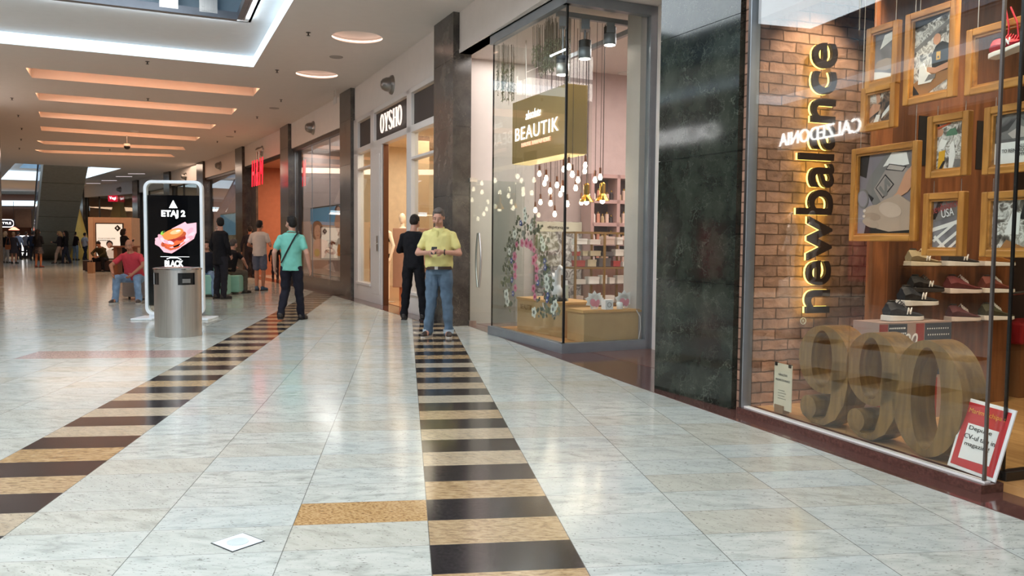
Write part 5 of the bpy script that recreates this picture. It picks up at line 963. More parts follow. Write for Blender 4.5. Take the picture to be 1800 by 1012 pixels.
# lamps inside the sneaker shop
for k, (a_, b_, tx, ty, tz, pw) in enumerate(((.75, -.0 + .5, .35, .9, 2.0, 0),)): pass
spot('window_spot', GP.w(.55, .55, 3.4), GP.w(.02, .55, 2.2), 90, (1, .83, .62), 75); spot('window_spot', GP.w(1.2, .16, 3.45), GP.w(1.25, .5, 1.5), 110, (1, .82, .58), 80); spot('window_spot', GP.w(1.9, .2, 3.45), GP.w(1.7, .5, 1.7), 110, (1, .82, .58), 75)
spot('window_spot', GP.w(1.3, 1.0, 3.4), GP.w(.5, 1.6, .9), 90, (1, .78, .58), 90); spot('window_spot', GP.w(1.75, .9, 3.4), GP.w(1.2, .2, .3), 60, (1, .78, .52), 70)
x, y, _ = GP.w(3.0, 3.0); area('shop_ceiling_panel', (x, y, ZI), 2.5, 3, 60, (1, .82, .6), GP.rz)
t = thing('clothes_rail', 'curved chrome rail end deep in the sneaker shop', 'rail', PB.w(PB.px(1792, 560)[0] - .1, .2, 0), PB.rz); b = B(); b.tube([(0, 0, .05), (0, 0, .7), (.03, 0, .82), (.1, 0, .9), (.4, 0, .92)], .015, 8); b.build('tube', M['steel'], t, smooth=True)
t = thing('red_bench', 'red padded bench deep in the sneaker shop', 'bench', PB.w(PB.px(1785, 580)[0] + .1, .02, 0), PB.rz); B().box(0, .9, 0, .38, .5, .68).build('seat', mk('red_leather', '#8e1a1e', .4), t, bev=.02); B().box(.05, .85, .04, .34, .05, .5).build('base', mk('bench_wood', '#7a4c2a', .5), t)
# ------------------------------------------------------------ things standing in the hall
bx_, by_, _ = G(314, 589)
t = thing('litter_bin', 'round brushed steel litter bin with two side openings in front of the food advert', 'bin', (bx_, by_, 0), 0)
RBN = .30; HBN = .93
b = B(); n_ = 64; rs = []
def band(z0, z1, gaps, r=RBN):
    q = B(); seg = []
    for k in range(n_):
        a0_, a1_ = 2 * math.pi * k / n_, 2 * math.pi * (k + 1) / n_; am = math.degrees((a0_ + a1_) / 2)
        if any(g0 <= am <= g1 for g0, g1 in gaps): continue
        pts_ = [(r * math.cos(a0_), r * math.sin(a0_)), (r * math.cos(a1_), r * math.sin(a1_)), ((r - .008) * math.cos(a1_), (r - .008) * math.sin(a1_)), ((r - .008) * math.cos(a0_), (r - .008) * math.sin(a0_))]
        b.slab(pts_, z0, z1)
band(0.015, .70, []); band(.70, .86, [(200, 242), (290, 340), (60, 120)]); band(.86, .90, [])
b.build('body', M['steel'], t)
b = B(); b.lathe([(RBN - .01, .895), (RBN + .012, .90), (RBN + .012, .915), (RBN - .03, .93), (.001, .935)], n=48); b.build('lid', mat('polished_lid', '#d6d3cf', .15, 1), t, smooth=True)
B().lathe([(RBN - .02, .0), (RBN - .02, .89)], n=32).build('liner', M['black'], t); B().lathe([(RBN + .002, 0), (RBN + .002, .02)], n=48).build('base_ring', M['steel'], t)
b = B(); a = R(314); b.M = Matrix.Translation((math.cos(a) * (RBN - .012), math.sin(a) * (RBN - .012), .715)) @ Matrix.Rotation(a + math.pi / 2, 4, 'Z'); b.box(-.055, .055, -.006, .006, .01, .065); b.build('ashtray_plate', mk('grey_plate', '#8f8d8a', .4, .5), t, bev=.004)
# digital advert stand
s0 = G(257, 560); s1 = G(358, 561); dx = s1[0] - s0[0]; SZ = HC + ray(300, 317).z / ray(300, 317).y * s0[1]
t = thing('digital_sign', 'tall white-framed advert screen reading ETAJ 2 and BLACK with a burger held in two hands', 'sign', (s0[0], s0[1], 0), R(3)); WS = dx; HS = SZ
def rrect(x0, x1, z0, z1, r, n=6):
    out = []
    for cx, cz, a0_ in ((x1 - r, z0 + r, -90), (x1 - r, z1 - r, 0), (x0 + r, z1 - r, 90), (x0 + r, z0 + r, 180)):
        for k in range(n + 1): a = R(a0_ + 90 * k / n); out.append((cx + r * math.cos(a), cz + r * math.sin(a)))
    return out
b = B(); o_ = rrect(0, WS, .06, HS, .13); i_ = rrect(.05, WS - .05, .11, HS - .05, .09); ringprism(b, o_, i_, -.045, .045); b.build('frame', mk('white_lacquer', '#e9edf0', .3, var=.01), t, bev=.008)
for x_ in (-.14, WS - .2): B().box(x_, x_ + .34, -.28, .28, 0, .03).build('foot', mk('white_lacquer', '#e9edf0'), t, bev=.008); B().box(x_ + (.2 if x_ < 0 else .04), x_ + (.28 if x_ < 0 else .12), -.03, .03, .03, .1).build('post', mk('white_lacquer', '#e9edf0'), t)
SB, ST = .22, HS - .24
B().box(.06, WS - .06, -.02, .03, SB, ST).build('screen', mk('screen_black', '#07070b', .12, emit=.02, ecol='#202038'), t); B().box(.05, WS - .05, -.03, -.024, .12, HS - .06).build('glass', GLASS2, t)
su, sv = WS - .12, ST - SB; y_ = -.034
def sp(pl, m, dy=0): q = B(); q.prism([(.06 + u * su, SB + v * sv) for u, v in pl], y_ - dy, y_ + .003 - dy, m); return q
E_ = lambda k, c, e=.9: mk(k, c, .5, emit=e)
q = B()
for k, (m_, pl) in enumerate(((E_('scr_skin', '#d9a6b0'), [(.02, .46), (.12, .47), (.3, .5), (.5, .3), (.75, .42), (.92, .5), (.98, .62), (.84, .74), (.98, .76), (.98, .68), (.86, .6), (.6, .34), (.4, .25), (.22, .27), (.12, .36), (.02, .4)]),
        (E_('scr_skin'  , '#d9a6b0'), [(.70, .74), (.98, .77), (.98, .60), (.88, .50), (.72, .40), (.6, .38), (.62, .66)]), (E_('scr_skin', '#d9a6b0'), [(.02, .5), (.16, .54), (.3, .5), (.3, .3), (.15, .35), (.05, .42)]), (E_('scr_skin', '#d9a6b0'), [(.4, .66), (.72, .78), (.8, .72), (.7, .62)]),
        (E_('scr_bun_dark', '#a2441e'), ellpts(.45, .49, .31, .085, 20)), (E_('scr_bun', '#cf7a3a'), ellpts(.42, .57, .27, .085, 14)), (E_('scr_bun_light', '#eaa878'), ellpts(.50, .61, .13, .035, 10)), (E_('scr_sauce', '#8f1f16'), [(.2, .42), (.3, .47), (.5, .5), (.72, .55), (.74, .49), (.6, .42), (.4, .37), (.24, .37)]),
        (E_('scr_meat', '#d5582c'), [(.22, .40), (.34, .44), (.42, .42), (.52, .47), (.62, .46), (.7, .5), (.68, .45), (.52, .39), (.34, .35)]), (E_('scr_sauce', '#8f1f16'), [(.36, .46), (.46, .5), (.5, .46), (.44, .43)]), (E_('scr_green', '#7fae3c'), ellpts(.2, .59, .05, .028, 30)), (E_('scr_green2', '#27401c'), ellpts(.23, .61, .03, .016, 30)),
        (E_('scr_bread_b', '#b5502a'), [(.24, .38), (.4, .335), (.6, .38), (.72, .45), (.7, .42), (.56, .34), (.38, .30), (.25, .34)]), (E_('scr_gloss', '#ffd9c2'), ellpts(.56, .63, .05, .012, 10)))):
    q.prism([(.06 + (.12 + .84 * u) * su, SB + (.475 + (v - .25) * .54) * sv) for u, v in pl], y_ - .0008 * k, y_ + .003, m_)
for k, (u, v, ru, rv, ro) in enumerate(((.16, .50, .05, .1, 30), (.22, .45, .045, .1, 40), (.30, .425, .045, .09, 50), (.39, .415, .045, .08, 60), (.84, .62, .05, .1, -35), (.87, .55, .045, .09, -45), (.83, .5, .045, .085, -55), (.76, .465, .04, .075, -60))):
    q.prism([(.06 + (.12 + .84 * (u + a_)) * su, SB + (.5 + (v + b_ * .6 - .25) * .54) * sv - .03) for a_, b_ in ellpts(0, 0, ru, rv, ro, 14)], y_ - .012 - .0004 * k, y_ + .003, E_('scr_finger%d' % (k % 2), ['#cf95a2', '#e3b4bc'][k % 2]))
q.build('burger_picture', None, t)
q = B(); q.prism([(.06 + u * su, SB + v * sv) for u, v in ((.42, .885), (.58, .885), (.5, .955))], y_ - .002, y_, M['litw']); q.build('arrow_mark', None, t)
text('ETAJ 2', M['litw'], t, (.06 + su * .27, y_, SB + sv * .79), su * .46, sv * .075, .003, .035); text('BLACK', M['litw'], t, (.06 + su * .32, y_, SB + sv * .355), su * .36, sv * .056, .003, .03)
q = B(); q.tube([(.06 + su * .36, y_, SB + sv * .425), (.06 + su * .43, y_, SB + sv * .435), (.06 + su * .57, y_, SB + sv * .435), (.06 + su * .64, y_, SB + sv * .42)], .006, 5, M['litw']); q.box(.06 + su * .24, .06 + su * .8, y_ - .001, y_, SB + sv * .444, SB + sv * .446, M['litw']); q.build('ribbon_mark', None, t)
# seats
g = G(245, 527); t = thing('round_ottoman', 'grey round ottoman on small feet under the man in red', 'seat', (g[0] - .05, g[1] + .32, 0)); B().lathe([(.40, .07), (.42, .09), (.42, .40), (.40, .44), (.3, .455), (.001, .455)], n=32).build('seat', mk('taupe_leather', '#7b726e', .45), t, smooth=True)
for k in range(4): a = R(45 + 90 * k); B().cyl((.3 * math.cos(a), .3 * math.sin(a), 0), (.3 * math.cos(a), .3 * math.sin(a), .08), .025).build('foot', M['black'], t)
g = G(384, 522); tq = mk('turquoise_leather', '#8fc4b4', .5)
t = thing('turquoise_bench', 'pale turquoise stepped bench with back to the right of the advert screen', 'seat', (g[0], g[1], 0), R(5)); B().box(-.62, .17, 0, .45, .05, .50).build('seat', tq, t, bev=.03); B().box(-.62, -.02, .45, .8, .05, .86).build('backrest', tq, t, bev=.03); b = B(); b.box(-.5, -.45, .05, .1, 0, .05); b.box(.05, .1, .05, .1, 0, .05); b.build('foot', M['black'], t)
t = thing('turquoise_bench', 'pale turquoise seat block on the far side of the stepped bench', 'seat', (g[0] + .05, g[1] + .95, 0), R(5)); B().box(-.7, .1, 0, .45, .05, .46).build('seat', tq, t, bev=.03)
g = G(152, 477); t = thing('low_bench', 'dark brown low bench in front of the wood kiosk', 'seat', (g[0], g[1] - .05, 0), R(4)); B().box(-.12, 1.4, 0, .55, .04, .44).build('seat', mk('brown_leather', '#3d2a24', .5), t, bev=.02); B().box(-.05, 1.35, .05, .5, 0, .04).build('plinth', M['black'], t)
# floor light
g = G(418, 953); t = thing('floor_light', 'diamond-set white glass floor light flush in the pale tiles', 'floor light', (g[0], g[1], 0), math.atan2(TU.y, TU.x) + R(45))
B().box(-.075, .075, -.075, .075, .0, .003).build('plate', mk('floor_light_plate', '#e2e8ea', .15, var=.01), t); B().box(-.08, .08, -.08, .08, .0, .002).build('edge', M['black'], t); B().lathe([(.001, .003), (.045, .003), (.045, .0045), (.001, .0045)], n=32).build('lens', mk('floor_light_lens', '#c9d2d0', .3), t)
# fascia lamps
for k, (px_, py_, lab) in enumerate(((676, 148, 'above the left end of the OYSHO front, nearest and largest'), (541, 224, 'above the seaside poster window'), (453, 265, 'above the red H&M sign'), (381, 291, 'above the beach poster window'), (321, 310, 'just above the top right of the advert screen'), (207, 333, 'in the far row, above the red Yogi sign'))):
    f = BAY[k + 1] if k < 5 else BAY[7]; s_, z_ = f.px(px_, py_, -.05)
    t = thing('fascia_lamp', 'steel dome wall lamp ' + lab, 'lamp', f.w(s_, .1, z_), f.rz)
    B().lathe([(.19, 0), (.18, .03), (.14, .06), (.13, .13), (.10, .19), (.06, .22)], (0, 0, 0), 24, None, (0, -1, 0)).build('housing', mk('lamp_steel', '#8d8782', .3, .9), t, smooth=True); B().lathe([(.001, 0), (.055, 0), (.055, .006)], (0, -.205, -.0), 16, None, (-.3, -1, -.2)).build('lens', M['black'], t)
# ceiling bits
for k, (px_, py_) in enumerate(((542, 57), (487, 123), (494, 175), (452, 205), (259, 108), (21, 172), (32, 202), (38, 225), (37, 244), (413, 230), (382, 248), (260, 173), (193, 262), (34, 260))):
    g = G(px_, py_, ZC); t = thing('sprinkler', 'small ceiling sprinkler head with round deflector', 'sprinkler', g, 0, 'ceiling sprinklers'); B().lathe([(.001, 0), (.04, 0), (.04, -.006), (.012, -.01), (.012, -.05), (.03, -.052), (.03, -.056), (.001, -.056)][::-1], n=12).build('head', mk('sprinkler_metal', '#4a4440', .4, .7), t)
for k, (px_, py_) in enumerate(((591, 100), (482, 190), (404, 240))):
    g = G(px_, py_, ZC); t = thing('ceiling_speaker', ['flat round ceiling speaker between the two lit discs', 'flat round ceiling speaker past the orange slots', 'farthest flat round ceiling speaker'][k], 'speaker', g); B().lathe([(.001, -.012), (.12, -.012), (.13, 0)], n=24).build('grille', mk('grille_grey', '#9a928c', .6), t)
g = G(223, 238, ZC); t = thing('security_camera', 'black dome security camera hanging between the ceiling slots', 'camera', g); B().cyl((0, 0, 0), (0, 0, -.28), .02).build('stem', M['alu'], t); B().lathe([(.10, -.28), (.11, -.34), (.10, -.36)], n=20).build('mount', M['white'], t, smooth=True); B().ell((0, 0, -.38), (.10, .10, .09)).build('dome', M['black'], t, smooth=True)
g = G(236, 230, ZC); t = thing('smoke_detector', 'small white smoke detector beside the dome camera', 'detector', g); B().lathe([(.13, 0), (.12, -.03), (.05, -.05), (.001, -.05)], n=20).build('body', M['white'], t, smooth=True)
g = G(589, 158, ZC); t = thing('exit_sign', 'small clear hanging exit sign by the second marble pillar', 'sign', (g[0], g[1], ZC - .32), HZ); B().box(-.16, .16, -.006, .006, 0, .16).build('panel', mk('clear_sign', '#c9c4bf', .3), t); b = B(); b.tube([(-.1, 0, .16), (-.1, 0, .32)], .006, 5); b.tube([(.1, 0, .16), (.1, 0, .32)], .006, 5); b.build('hanger', M['steel'], t)
for k, (px_, py_) in enumerate(((240, 305), (218, 310), (192, 317), (164, 322))):
    g = G(px_, py_, ZC); t = thing('linear_light', 'thin white ceiling line light in the far row above the kiosk', 'ceiling lamp', (g[0], g[1], ZC - .02), R(-4), 'ceiling line lights'); B().box(-.45, .45, -.04, .04, 0, .02).build('diffuser', mk('line_lit', '#e9dfe0', .4, emit=.8), t)
# ------------------------------------------------------------ people
SKIN = {'a': mat('skin_fair', '#b98a76', .55, var=.05, spec=.3), 'b': mat('skin_tan', '#a9745a', .55, var=.05, spec=.3), 'c': mat('skin_legs_tan', '#b06f4a', .5, var=.04, spec=.3)}
def cloth(name, c, var=.08, b_=.25): return mat(name, c, .85, var=var, bump=b_, bs=14, spec=.2)
CLT = bpy.data.textures.new('cloth_folds', 'CLOUDS'); CLT.noise_scale = .11; CLT.noise_depth = 1
def crumple(o, s):
    md = o.modifiers.new('folds', 'DISPLACE'); md.texture = CLT; md.strength = s; md.mid_level = .5; md.texture_coords = 'LOCAL'; return o
def person(label, x, y, rz, h=1.75, skin='a', vox=.012, head=(0, 0), lean=0, belly=0, female=False, hip=(0, .93), arms=None, legs=None, top=None, sleeve='short', bottom='trousers', bot=None, hair='#2a211c', hairlong=0, bald=False, shoes='#2b2522', hem=.90, extra=None, z=0, category='person', mann=None, toe=0, group=None, skirt_len=.45, hand_in=.6, sock=None):
    root = thing('person' if not mann else 'mannequin', label, category, (x, y, z), rz, group); k = h / 1.75; hy, hz = hip
    sk = mann or SKIN[skin]; fine = vox < .009
    A = dict(eL=(.27, .02, 1.13), wL=(.27, -.06, .88), eR=(-.27, .02, 1.13), wR=(-.27, -.06, .88)); A.update(arms or {})
    Lg = dict(kL=(.10, hy - .02, .50), aL=(.11, hy + .02, .09), kR=(-.10, hy - .02, .50), aR=(-.11, hy + .02, .09)); Lg.update(legs or {})
    dz = hz - .93; T = Matrix.Translation((0, hy, hz)) @ Matrix.Rotation(R(lean), 4, 'X') @ Matrix.Translation((0, 0, -.93))
    tp = lambda p: T @ Vector(p)
    S_ = Matrix.Scale(k, 4)
    def nb(): q = B(); q.M = S_.copy(); return q
    shw = .165 if female else .185
    sec = [(.86, .150, .105, 0), (.93, .165, .115, 0), (1.0, .158, .112, -.2), (1.08, .142 if female else .152, .105, -.5), (1.18, .145 if female else .158, .112, -.3), (1.29, .158 if female else .170, .118, 0), (1.38, .160 if female else .178, .108, .2), (1.435, .135 if female else .155, .085, .1), (1.47, .085, .062, 0), (1.50, .056, .056, 0)]
    def torso(b, inf, z0=.86, z1=1.5):
        
        rs = []
        for z_, rx, ry, _s in sec:
            if z_ < z0 - .001 or z_ > z1 + .001: continue
            g_ = belly * math.exp(-((z_ - 1.06) / .13) ** 2); ring = []
            for j in range(20):
                a = 2 * math.pi * j / 20; ex = rx + inf + g_ * .35; ey = ry + inf + (g_ if math.sin(a) < 0 else 0); ring.append(tuple(tp((ex * math.cos(a), ey * math.sin(a), z_))))
            rs.append(ring)
        b.rings(rs)
    shL, shR = tp((shw - .01, .01, 1.385)), tp((-shw + .01, .01, 1.385))
    V = lambda p: Vector(p)
    # head frame
    yaw, pit = head; HM = T @ Matrix.Translation((0, -.01, 1.52)) @ Matrix.Rotation(R(-lean * .6), 4, 'X') @ Matrix.Rotation(R(yaw), 4, 'Z') @ Matrix.Rotation(R(pit), 4, 'X')
    def hb(m=None): q = B(); q.M = S_ @ HM; return q
    belly_ = belly; belly = belly * .5
    body = nb(); torso(body, -.008 if top else 0)
    for s_, sh, e, w_ in ((1, shL, A['eL'], A['wL']), (-1, shR, A['eR'], A['wR'])):
        e, w_ = V(e), V(w_); body.ell(sh, (.054, .054, .054)); body.cap(sh, e, .048, .040); body.cap(e, w_, .041, .027)
        d = (w_ - e).normalized(); hd = (d + Vector((0, -.15, 0))).normalized(); inw = Vector((-s_, 0, 0)); inw = (inw - hd * inw.dot(hd)); inw = inw.normalized() if inw.length > .1 else Vector((0, 0, -1)); sd = hd.cross(inw).normalized()
        if sd.y > 0: sd = -sd
        if mann and category == 'mannequin' and not fine: pass
        pc = w_ + hd * .045; body.cap(w_ - d * .01, pc + hd * .02, .024, .026); 
        q0 = w_ + hd * .03
        for j, (o2, ln) in enumerate(((.028, .068), (.010, .078), (-.009, .072), (-.026, .056))):
            b0 = q0 + sd * o2 + hd * .045; m1 = b0 + (hd + inw * .25 * hand_in).normalized() * ln * .55; m2 = m1 + (hd + inw * 1.0 * hand_in).normalized() * ln * .5
            body.cap(w_ + hd * .02 + sd * o2 * .6, b0, .013, .0105, 8); body.cap(b0, m1, .010, .009, 8); body.cap(m1, m2, .009, .0075, 8)
        t0 = w_ + hd * .02 + sd * .022; t1 = t0 + (hd + sd * .9 + inw * .4).normalized() * .042; body.cap(t0, t1, .013, .011, 8); body.cap(t1, t1 + (hd + sd * .2 + inw * .5).normalized() * .03, .0105, .008, 8)
    for kk, aa, s_ in ((Lg['kL'], Lg['aL'], 1), (Lg['kR'], Lg['aR'], -1)):
        kk, aa = V(kk), V(aa); hp = Vector((.088 * s_, hy, hz - .03)); body.cap(hp, kk, .080, .052); body.cap(kk, kk + (aa - kk) * .35, .050, .055); body.cap(kk + (aa - kk) * .35, aa, .053, .036); body.cap(aa, aa + Vector((0, -.10, -.05)), .036, .03)
    body.ell((0, hy, hz - .02), (.15, .11, .09))
    body.M = S_ @ HM; body.cap((0, .012, -.06), (0, .012, .05), .056, .053); body.ell((0, .012, .135), (.074, .092, .093)); body.ell((0, -.028, .085), (.060, .062, .070)); body.ell((0, -.052, .040), (.036, .034, .026)); body.ell((0, -.06, .125), (.052, .03, .05))
    body.cap((0, -.090, .120), (0, -.114, .086), .011, .015, 8); body.ell((-.046, -.062, .075), (.024, .026, .03)); body.ell((.046, -.062, .075), (.024, .026, .03)); body.ell((0, -.089, .063), (.028, .015, .012)); body.ell((0, -.102, .083), (.018, .014, .010)); body.ell((0, -.086, .052), (.024, .014, .010)); body.ell((-.03, -.082, .135), (.02, .012, .008)); body.ell((.03, -.082, .135), (.02, .012, .008))
    for s_ in (1, -1): body.ell((.075 * s_, .012, .100), (.011, .020, .030))
    body.build('body', sk, root, vox=vox, sm=2 if fine else 3)
    if not mann:
        if not bald:
            q = hb(); q.ell((0, .022, .150), (.081, .094, .090)); q.ell((0, .045, .115), (.077, .074, .085)); q.ell((0, -.022, .205), (.060, .050, .030))
            for s_ in (1, -1): q.ell((.068 * s_, .012, .135), (.013, .028, .04))
            if hairlong:
                q.cap((0, .06, .15), (0, .09, .05), .078, .085); q.cap((0, .085, .05), (0, .11, .05 - hairlong), .085, .06)
                for s_ in (1, -1): q.cap((.065 * s_, .02, .15), (.075 * s_, .045, .03 - hairlong * .4), .028, .03)
            q.build('hair', mat('hair_' + hair[1:], hair, .7, var=.2, bump=.6, bs=60, spec=.3), root, vox=max(vox * .8, .006), sm=2)
        elif bald: q = hb(); q.ell((0, .045, .105), (.0775, .068, .06)); q.build('hair', mat('hair_stubble', '#8a6e60', .8), root, vox=.008)
        if fine:
            for s_ in (1, -1):
                q = hb(); q.ell((.029 * s_, -.0862, .117), (.0125, .005, .0042), 10); q.build('eye', mat('eye_white', '#cfc4bc', .3), root, smooth=True); q = hb(); q.ell((.029 * s_, -.0892, .1165), (.0058, .003, .0042), 8); q.build('pupil', M['ink'], root, smooth=True)
                q = hb(); q.tube([(.012 * s_, -.098, .138), (.03 * s_, -.097, .143), (.048 * s_, -.085, .137)], .0024, 6); q.build('eyebrow', mat('hair_' + hair[1:], hair, .7), root)
            q = hb(); q.tube([(-.02, -.095, .054), (0, -.1005, .056), (.02, -.095, .054)], .003, 6); q.build('mouth', mat('lip', '#8a4d44', .5), root)
    # clothes
    belly = belly_
    if top:
        q = nb(); torso(q, .016, .86 if hem < .95 else .93, 1.475); q.rings([[tuple(tp(((.166 + .012) * math.cos(2 * math.pi * j / 20), (.118 + .01 + (belly * .5 if math.sin(2 * math.pi * j / 20) < 0 else 0)) * math.sin(2 * math.pi * j / 20), z_))) for j in range(20)] for z_ in (hem - .04, .96)])
        for s_, sh, e, w_ in ((1, shL, A['eL'], A['wL']), (-1, shR, A['eR'], A['wR'])):
            e, w_ = V(e), V(w_); q.ell(sh, (.061, .062, .058)); 
            if sleeve == 'short': q.cap(sh, sh + (e - sh) * .62, .057, .060)
            elif sleeve == 'long': q.cap(sh, e, .058, .051); q.cap(e, e + (w_ - e) * .94, .051, .037)
        crumple(q.build('shirt' if sleeve == 'short' else 'jacket', top, root, vox=max(vox, .009), sm=4), .022)
        if fine and sleeve == 'short' and 'polo' in label:
            q = nb(); M0 = S_ @ T; q.M = M0
            for s_ in (1, -1): q.prism([(0.004 * s_, 1.45), (.07 * s_, 1.482), (.085 * s_, 1.44), (.035 * s_, 1.405)], -.098, -.080) if not extra == 'back' else None
            q.tube([(.066 * math.cos(a), .066 * math.sin(a) + .0, 1.482 + .016 * math.sin(a)) for a in [R(k_ * 18) for k_ in range(20)]], .011, 8, closed=True); q.build('collar', top, root, smooth=True)
    if bottom in ('trousers', 'shorts') and bot:
        q = nb(); q.ell((0, hy, hz - .01), (.172, .125, .11)); ln = 1.0 if bottom == 'trousers' else 0
        q.rings([[(rx * math.cos(2 * math.pi * j / 16), hy + ry * math.sin(2 * math.pi * j / 16), hz + dz2) for j in range(16)] for dz2, rx, ry in ((-.08, .16, .12), (.0, .172, .125 + belly * .2), (.10, .160, .118 + belly * .45))])
        for kk, aa, s_ in ((Lg['kL'], Lg['aL'], 1), (Lg['kR'], Lg['aR'], -1)):
            kk, aa = V(kk), V(aa); hp = Vector((.088 * s_, hy, hz - .04))
            if bottom == 'trousers': q.cap(hp, kk, .100, .078); q.cap(kk, aa, .077, .064); q.cap(kk + (aa - kk) * .8, aa + Vector((0, -.01, -.035)), .062, .064)
            else: q.cap(hp, hp + (kk - hp) * .78, .098, .090)
        crumple(q.build(bottom, bot, root, vox=max(vox, .009), sm=4), .034)
    if bottom == 'skirt' and bot:
        q = nb(); q.rings([[(rx * math.cos(2 * math.pi * j / 20), hy + ry * math.sin(2 * math.pi * j / 20), z_) for j in range(20)] for z_, rx, ry in ((hz - skirt_len, .235, .19), (hz - skirt_len * .5, .21, .165), (hz, .175, .13), (hz + .09, .15, .115))]); q.build('skirt', bot, root, smooth=True)
    sm_ = mat('shoe_' + shoes[1:], shoes, .6, var=.1); so = mat('shoe_sole_pale', '#b9b4ac', .6) if fine and shoes != '#2b2522' else M['ink']
    if not (mann and category == 'mannequin'):
        for kk, aa, s_ in ((Lg['kL'], Lg['aL'], 1), (Lg['kR'], Lg['aR'], -1)):
            aa = V(aa); q = nb(); ty = R(12 * s_ + toe); q.M = S_ @ Matrix.Translation((aa.x, aa.y, aa.z - .09)) @ Matrix.Rotation(ty, 4, 'Z')
            q.cap((0, .03, .05), (0, -.10, .04), .046, .044); q.cap((0, -.10, .038), (0, -.165, .034), .046, .034); q.ell((0, .02, .08), (.046, .055, .04)); o = q.build('shoe', sm_, root, vox=max(vox * .8, .007), sm=2)
            q = B(); q.M = S_ @ Matrix.Translation((aa.x, aa.y, aa.z - .09)) @ Matrix.Rotation(ty, 4, 'Z'); q.slab([(x_ * 1.05, y_ * 1.04) for x_, y_ in ((-.035, .075), (.035, .075), (.044, .02), (.044, -.1), (.03, -.17), (0, -.195), (-.03, -.17), (-.044, -.1), (-.044, .02))], 0, .022); q.build('sole', so, o)
    return root, S_, T, HM, A, tp
def add(root, S_, name, m, f_, vox=0, T=None):
    q = B(); q.M = S_ if T is None else S_ @ T; f_(q); return q.build(name, m, root, vox=vox, smooth=True)
JEANS = cloth('blue_jeans', '#56687a', .3); JEANS2 = cloth('washed_jeans', '#7890ab', .3); BLACKC = cloth('black_cloth', '#17161a', .1); NAVY = cloth('dark_trousers', '#1e1d26', .1); CHAR = cloth('charcoal_cloth', '#26242a', .1)
# man in the yellow polo, looking at his phone
x, y, _ = G(771, 592)
r_ = person('man in a yellow polo shirt and blue jeans looking at his phone', x, y, R(-6), 1.765, 'a', .0075, head=(0, 20), belly=.075, arms=dict(eL=(.285, -.03, 1.14), wL=(.10, -.26, 1.16), eR=(-.285, -.03, 1.14), wR=(-.09, -.27, 1.15)), legs=dict(kL=(.115, -.01, .49), aL=(.135, .03, .09), kR=(-.10, -.02, .49), aR=(-.15, .01, .09)), top=cloth('yellow_polo', '#d6cc88', .04, .3), bot=JEANS, hair='#5f5752', hem=.97, shoes='#3a2d26')
add(r_[0], r_[1], 'belt', mk('brown_belt', '#3b2a22', .5), lambda q: q.rings([[((.178 + e) * math.cos(2 * math.pi * j / 28), (.135 + e + (.035 if math.sin(2 * math.pi * j / 28) < 0 else 0)) * math.sin(2 * math.pi * j / 28), z_) for j in range(28)] for z_, e in ((.925, .0), (.925, .008), (.965, .008), (.965, 0))]))
add(r_[0], r_[1], 'belt_buckle', M['steel'], lambda q: q.box(-.022, .022, -.186, -.176, .925, .965))
for s_, nm in ((.135, 'L'), (-.15, 'R')): add(r_[0], r_[1], 'turned_cuff', cloth('cuff_pale', '#a3b1bb', .05), lambda q: q.rings([[(s_ + rr * math.cos(2 * math.pi * j / 20), .02 + rr * math.sin(2 * math.pi * j / 20), z_) for j in range(20)] for z_, rr in ((.055, .062), (.055, .072), (.105, .074), (.105, .064))]))
add(r_[0], r_[1], 'wristwatch', M['black'], lambda q: q.tube([(.125 + .0 * a, -.235 + .034 * math.cos(a), 1.157 + .034 * math.sin(a)) for a in [R(k_ * 24) for k_ in range(15)]], .009, 6, closed=True))
add(r_[0], r_[1], 'placket', cloth('yellow_polo2', '#cdc27e', .04), lambda q: q.box(-.012, .012, -.132, -.11, 1.33, 1.44), T=r_[2])
ph = thing('mobile_phone', 'dark mobile phone held by the man in the yellow polo', 'phone', r_[0].location + Matrix.Rotation(r_[0].rotation_euler.z, 3, 'Z') @ Vector((0.0, -.345, 1.19)), r_[0].rotation_euler.z); ph.rotation_euler = (R(-38), 0, r_[0].rotation_euler.z)
B().box(-.037, .037, -.005, .005, -.06, .06).build('phone_body', M['black'], ph, bev=.004)
# man in black, seen from behind
x, y, _ = G(727, 562)
person('man in black jacket and trousers standing with his back turned behind the man in yellow', x, y, R(168), 1.76, 'a', .0085, head=(0, 22), arms=dict(eL=(.27, -.05, 1.15), wL=(.14, -.27, 1.16), eR=(-.27, -.04, 1.14), wR=(-.14, -.25, 1.14)), legs=dict(kL=(.13, -.01, .5), aL=(.16, .02, .09), kR=(-.13, -.0, .5), aR=(-.17, .0, .09)), top=BLACKC, sleeve='long', bot=BLACKC, hair='#2a211c', toe=0)
# man in teal polo walking away, head turned left
x, y, _ = G(513, 563)
r_ = person('man in a turquoise polo and dark trousers walking away with a strap across his back', x, y, R(180), 1.70, 'a', .0075, head=(48, 2), arms=dict(eL=(.27, .06, 1.14), wL=(.29, -.02, .90), eR=(-.275, .07, 1.13), wR=(-.30, .0, .89)), legs=dict(kL=(.12, -.06, .51), aL=(.16, .10, .12), kR=(-.11, -.06, .50), aR=(-.12, -.16, .09)), top=cloth('turquoise_polo', '#72b5a6', .05, .35), bot=NAVY, hair='#1a1512', hem=.88, extra='back')
def strap(q):
    pts_ = []
    for k_ in range(11):
        u = k_ / 10; x_ = -.13 + .27 * u; z_ = 1.47 - .50 * u; pts_.append((x_, .118 + .018 * math.sin(u * 3.14) - (.05 if u < .1 else 0), z_))
    q.tube(pts_, .013, 6)
    q.tube([(-.13, .07, 1.47), (-.12, .0, 1.495), (-.1, -.09, 1.44), (.12, -.13, 1.0)], .013, 6)
add(r_[0], r_[1], 'shoulder_strap', M['black'], strap)
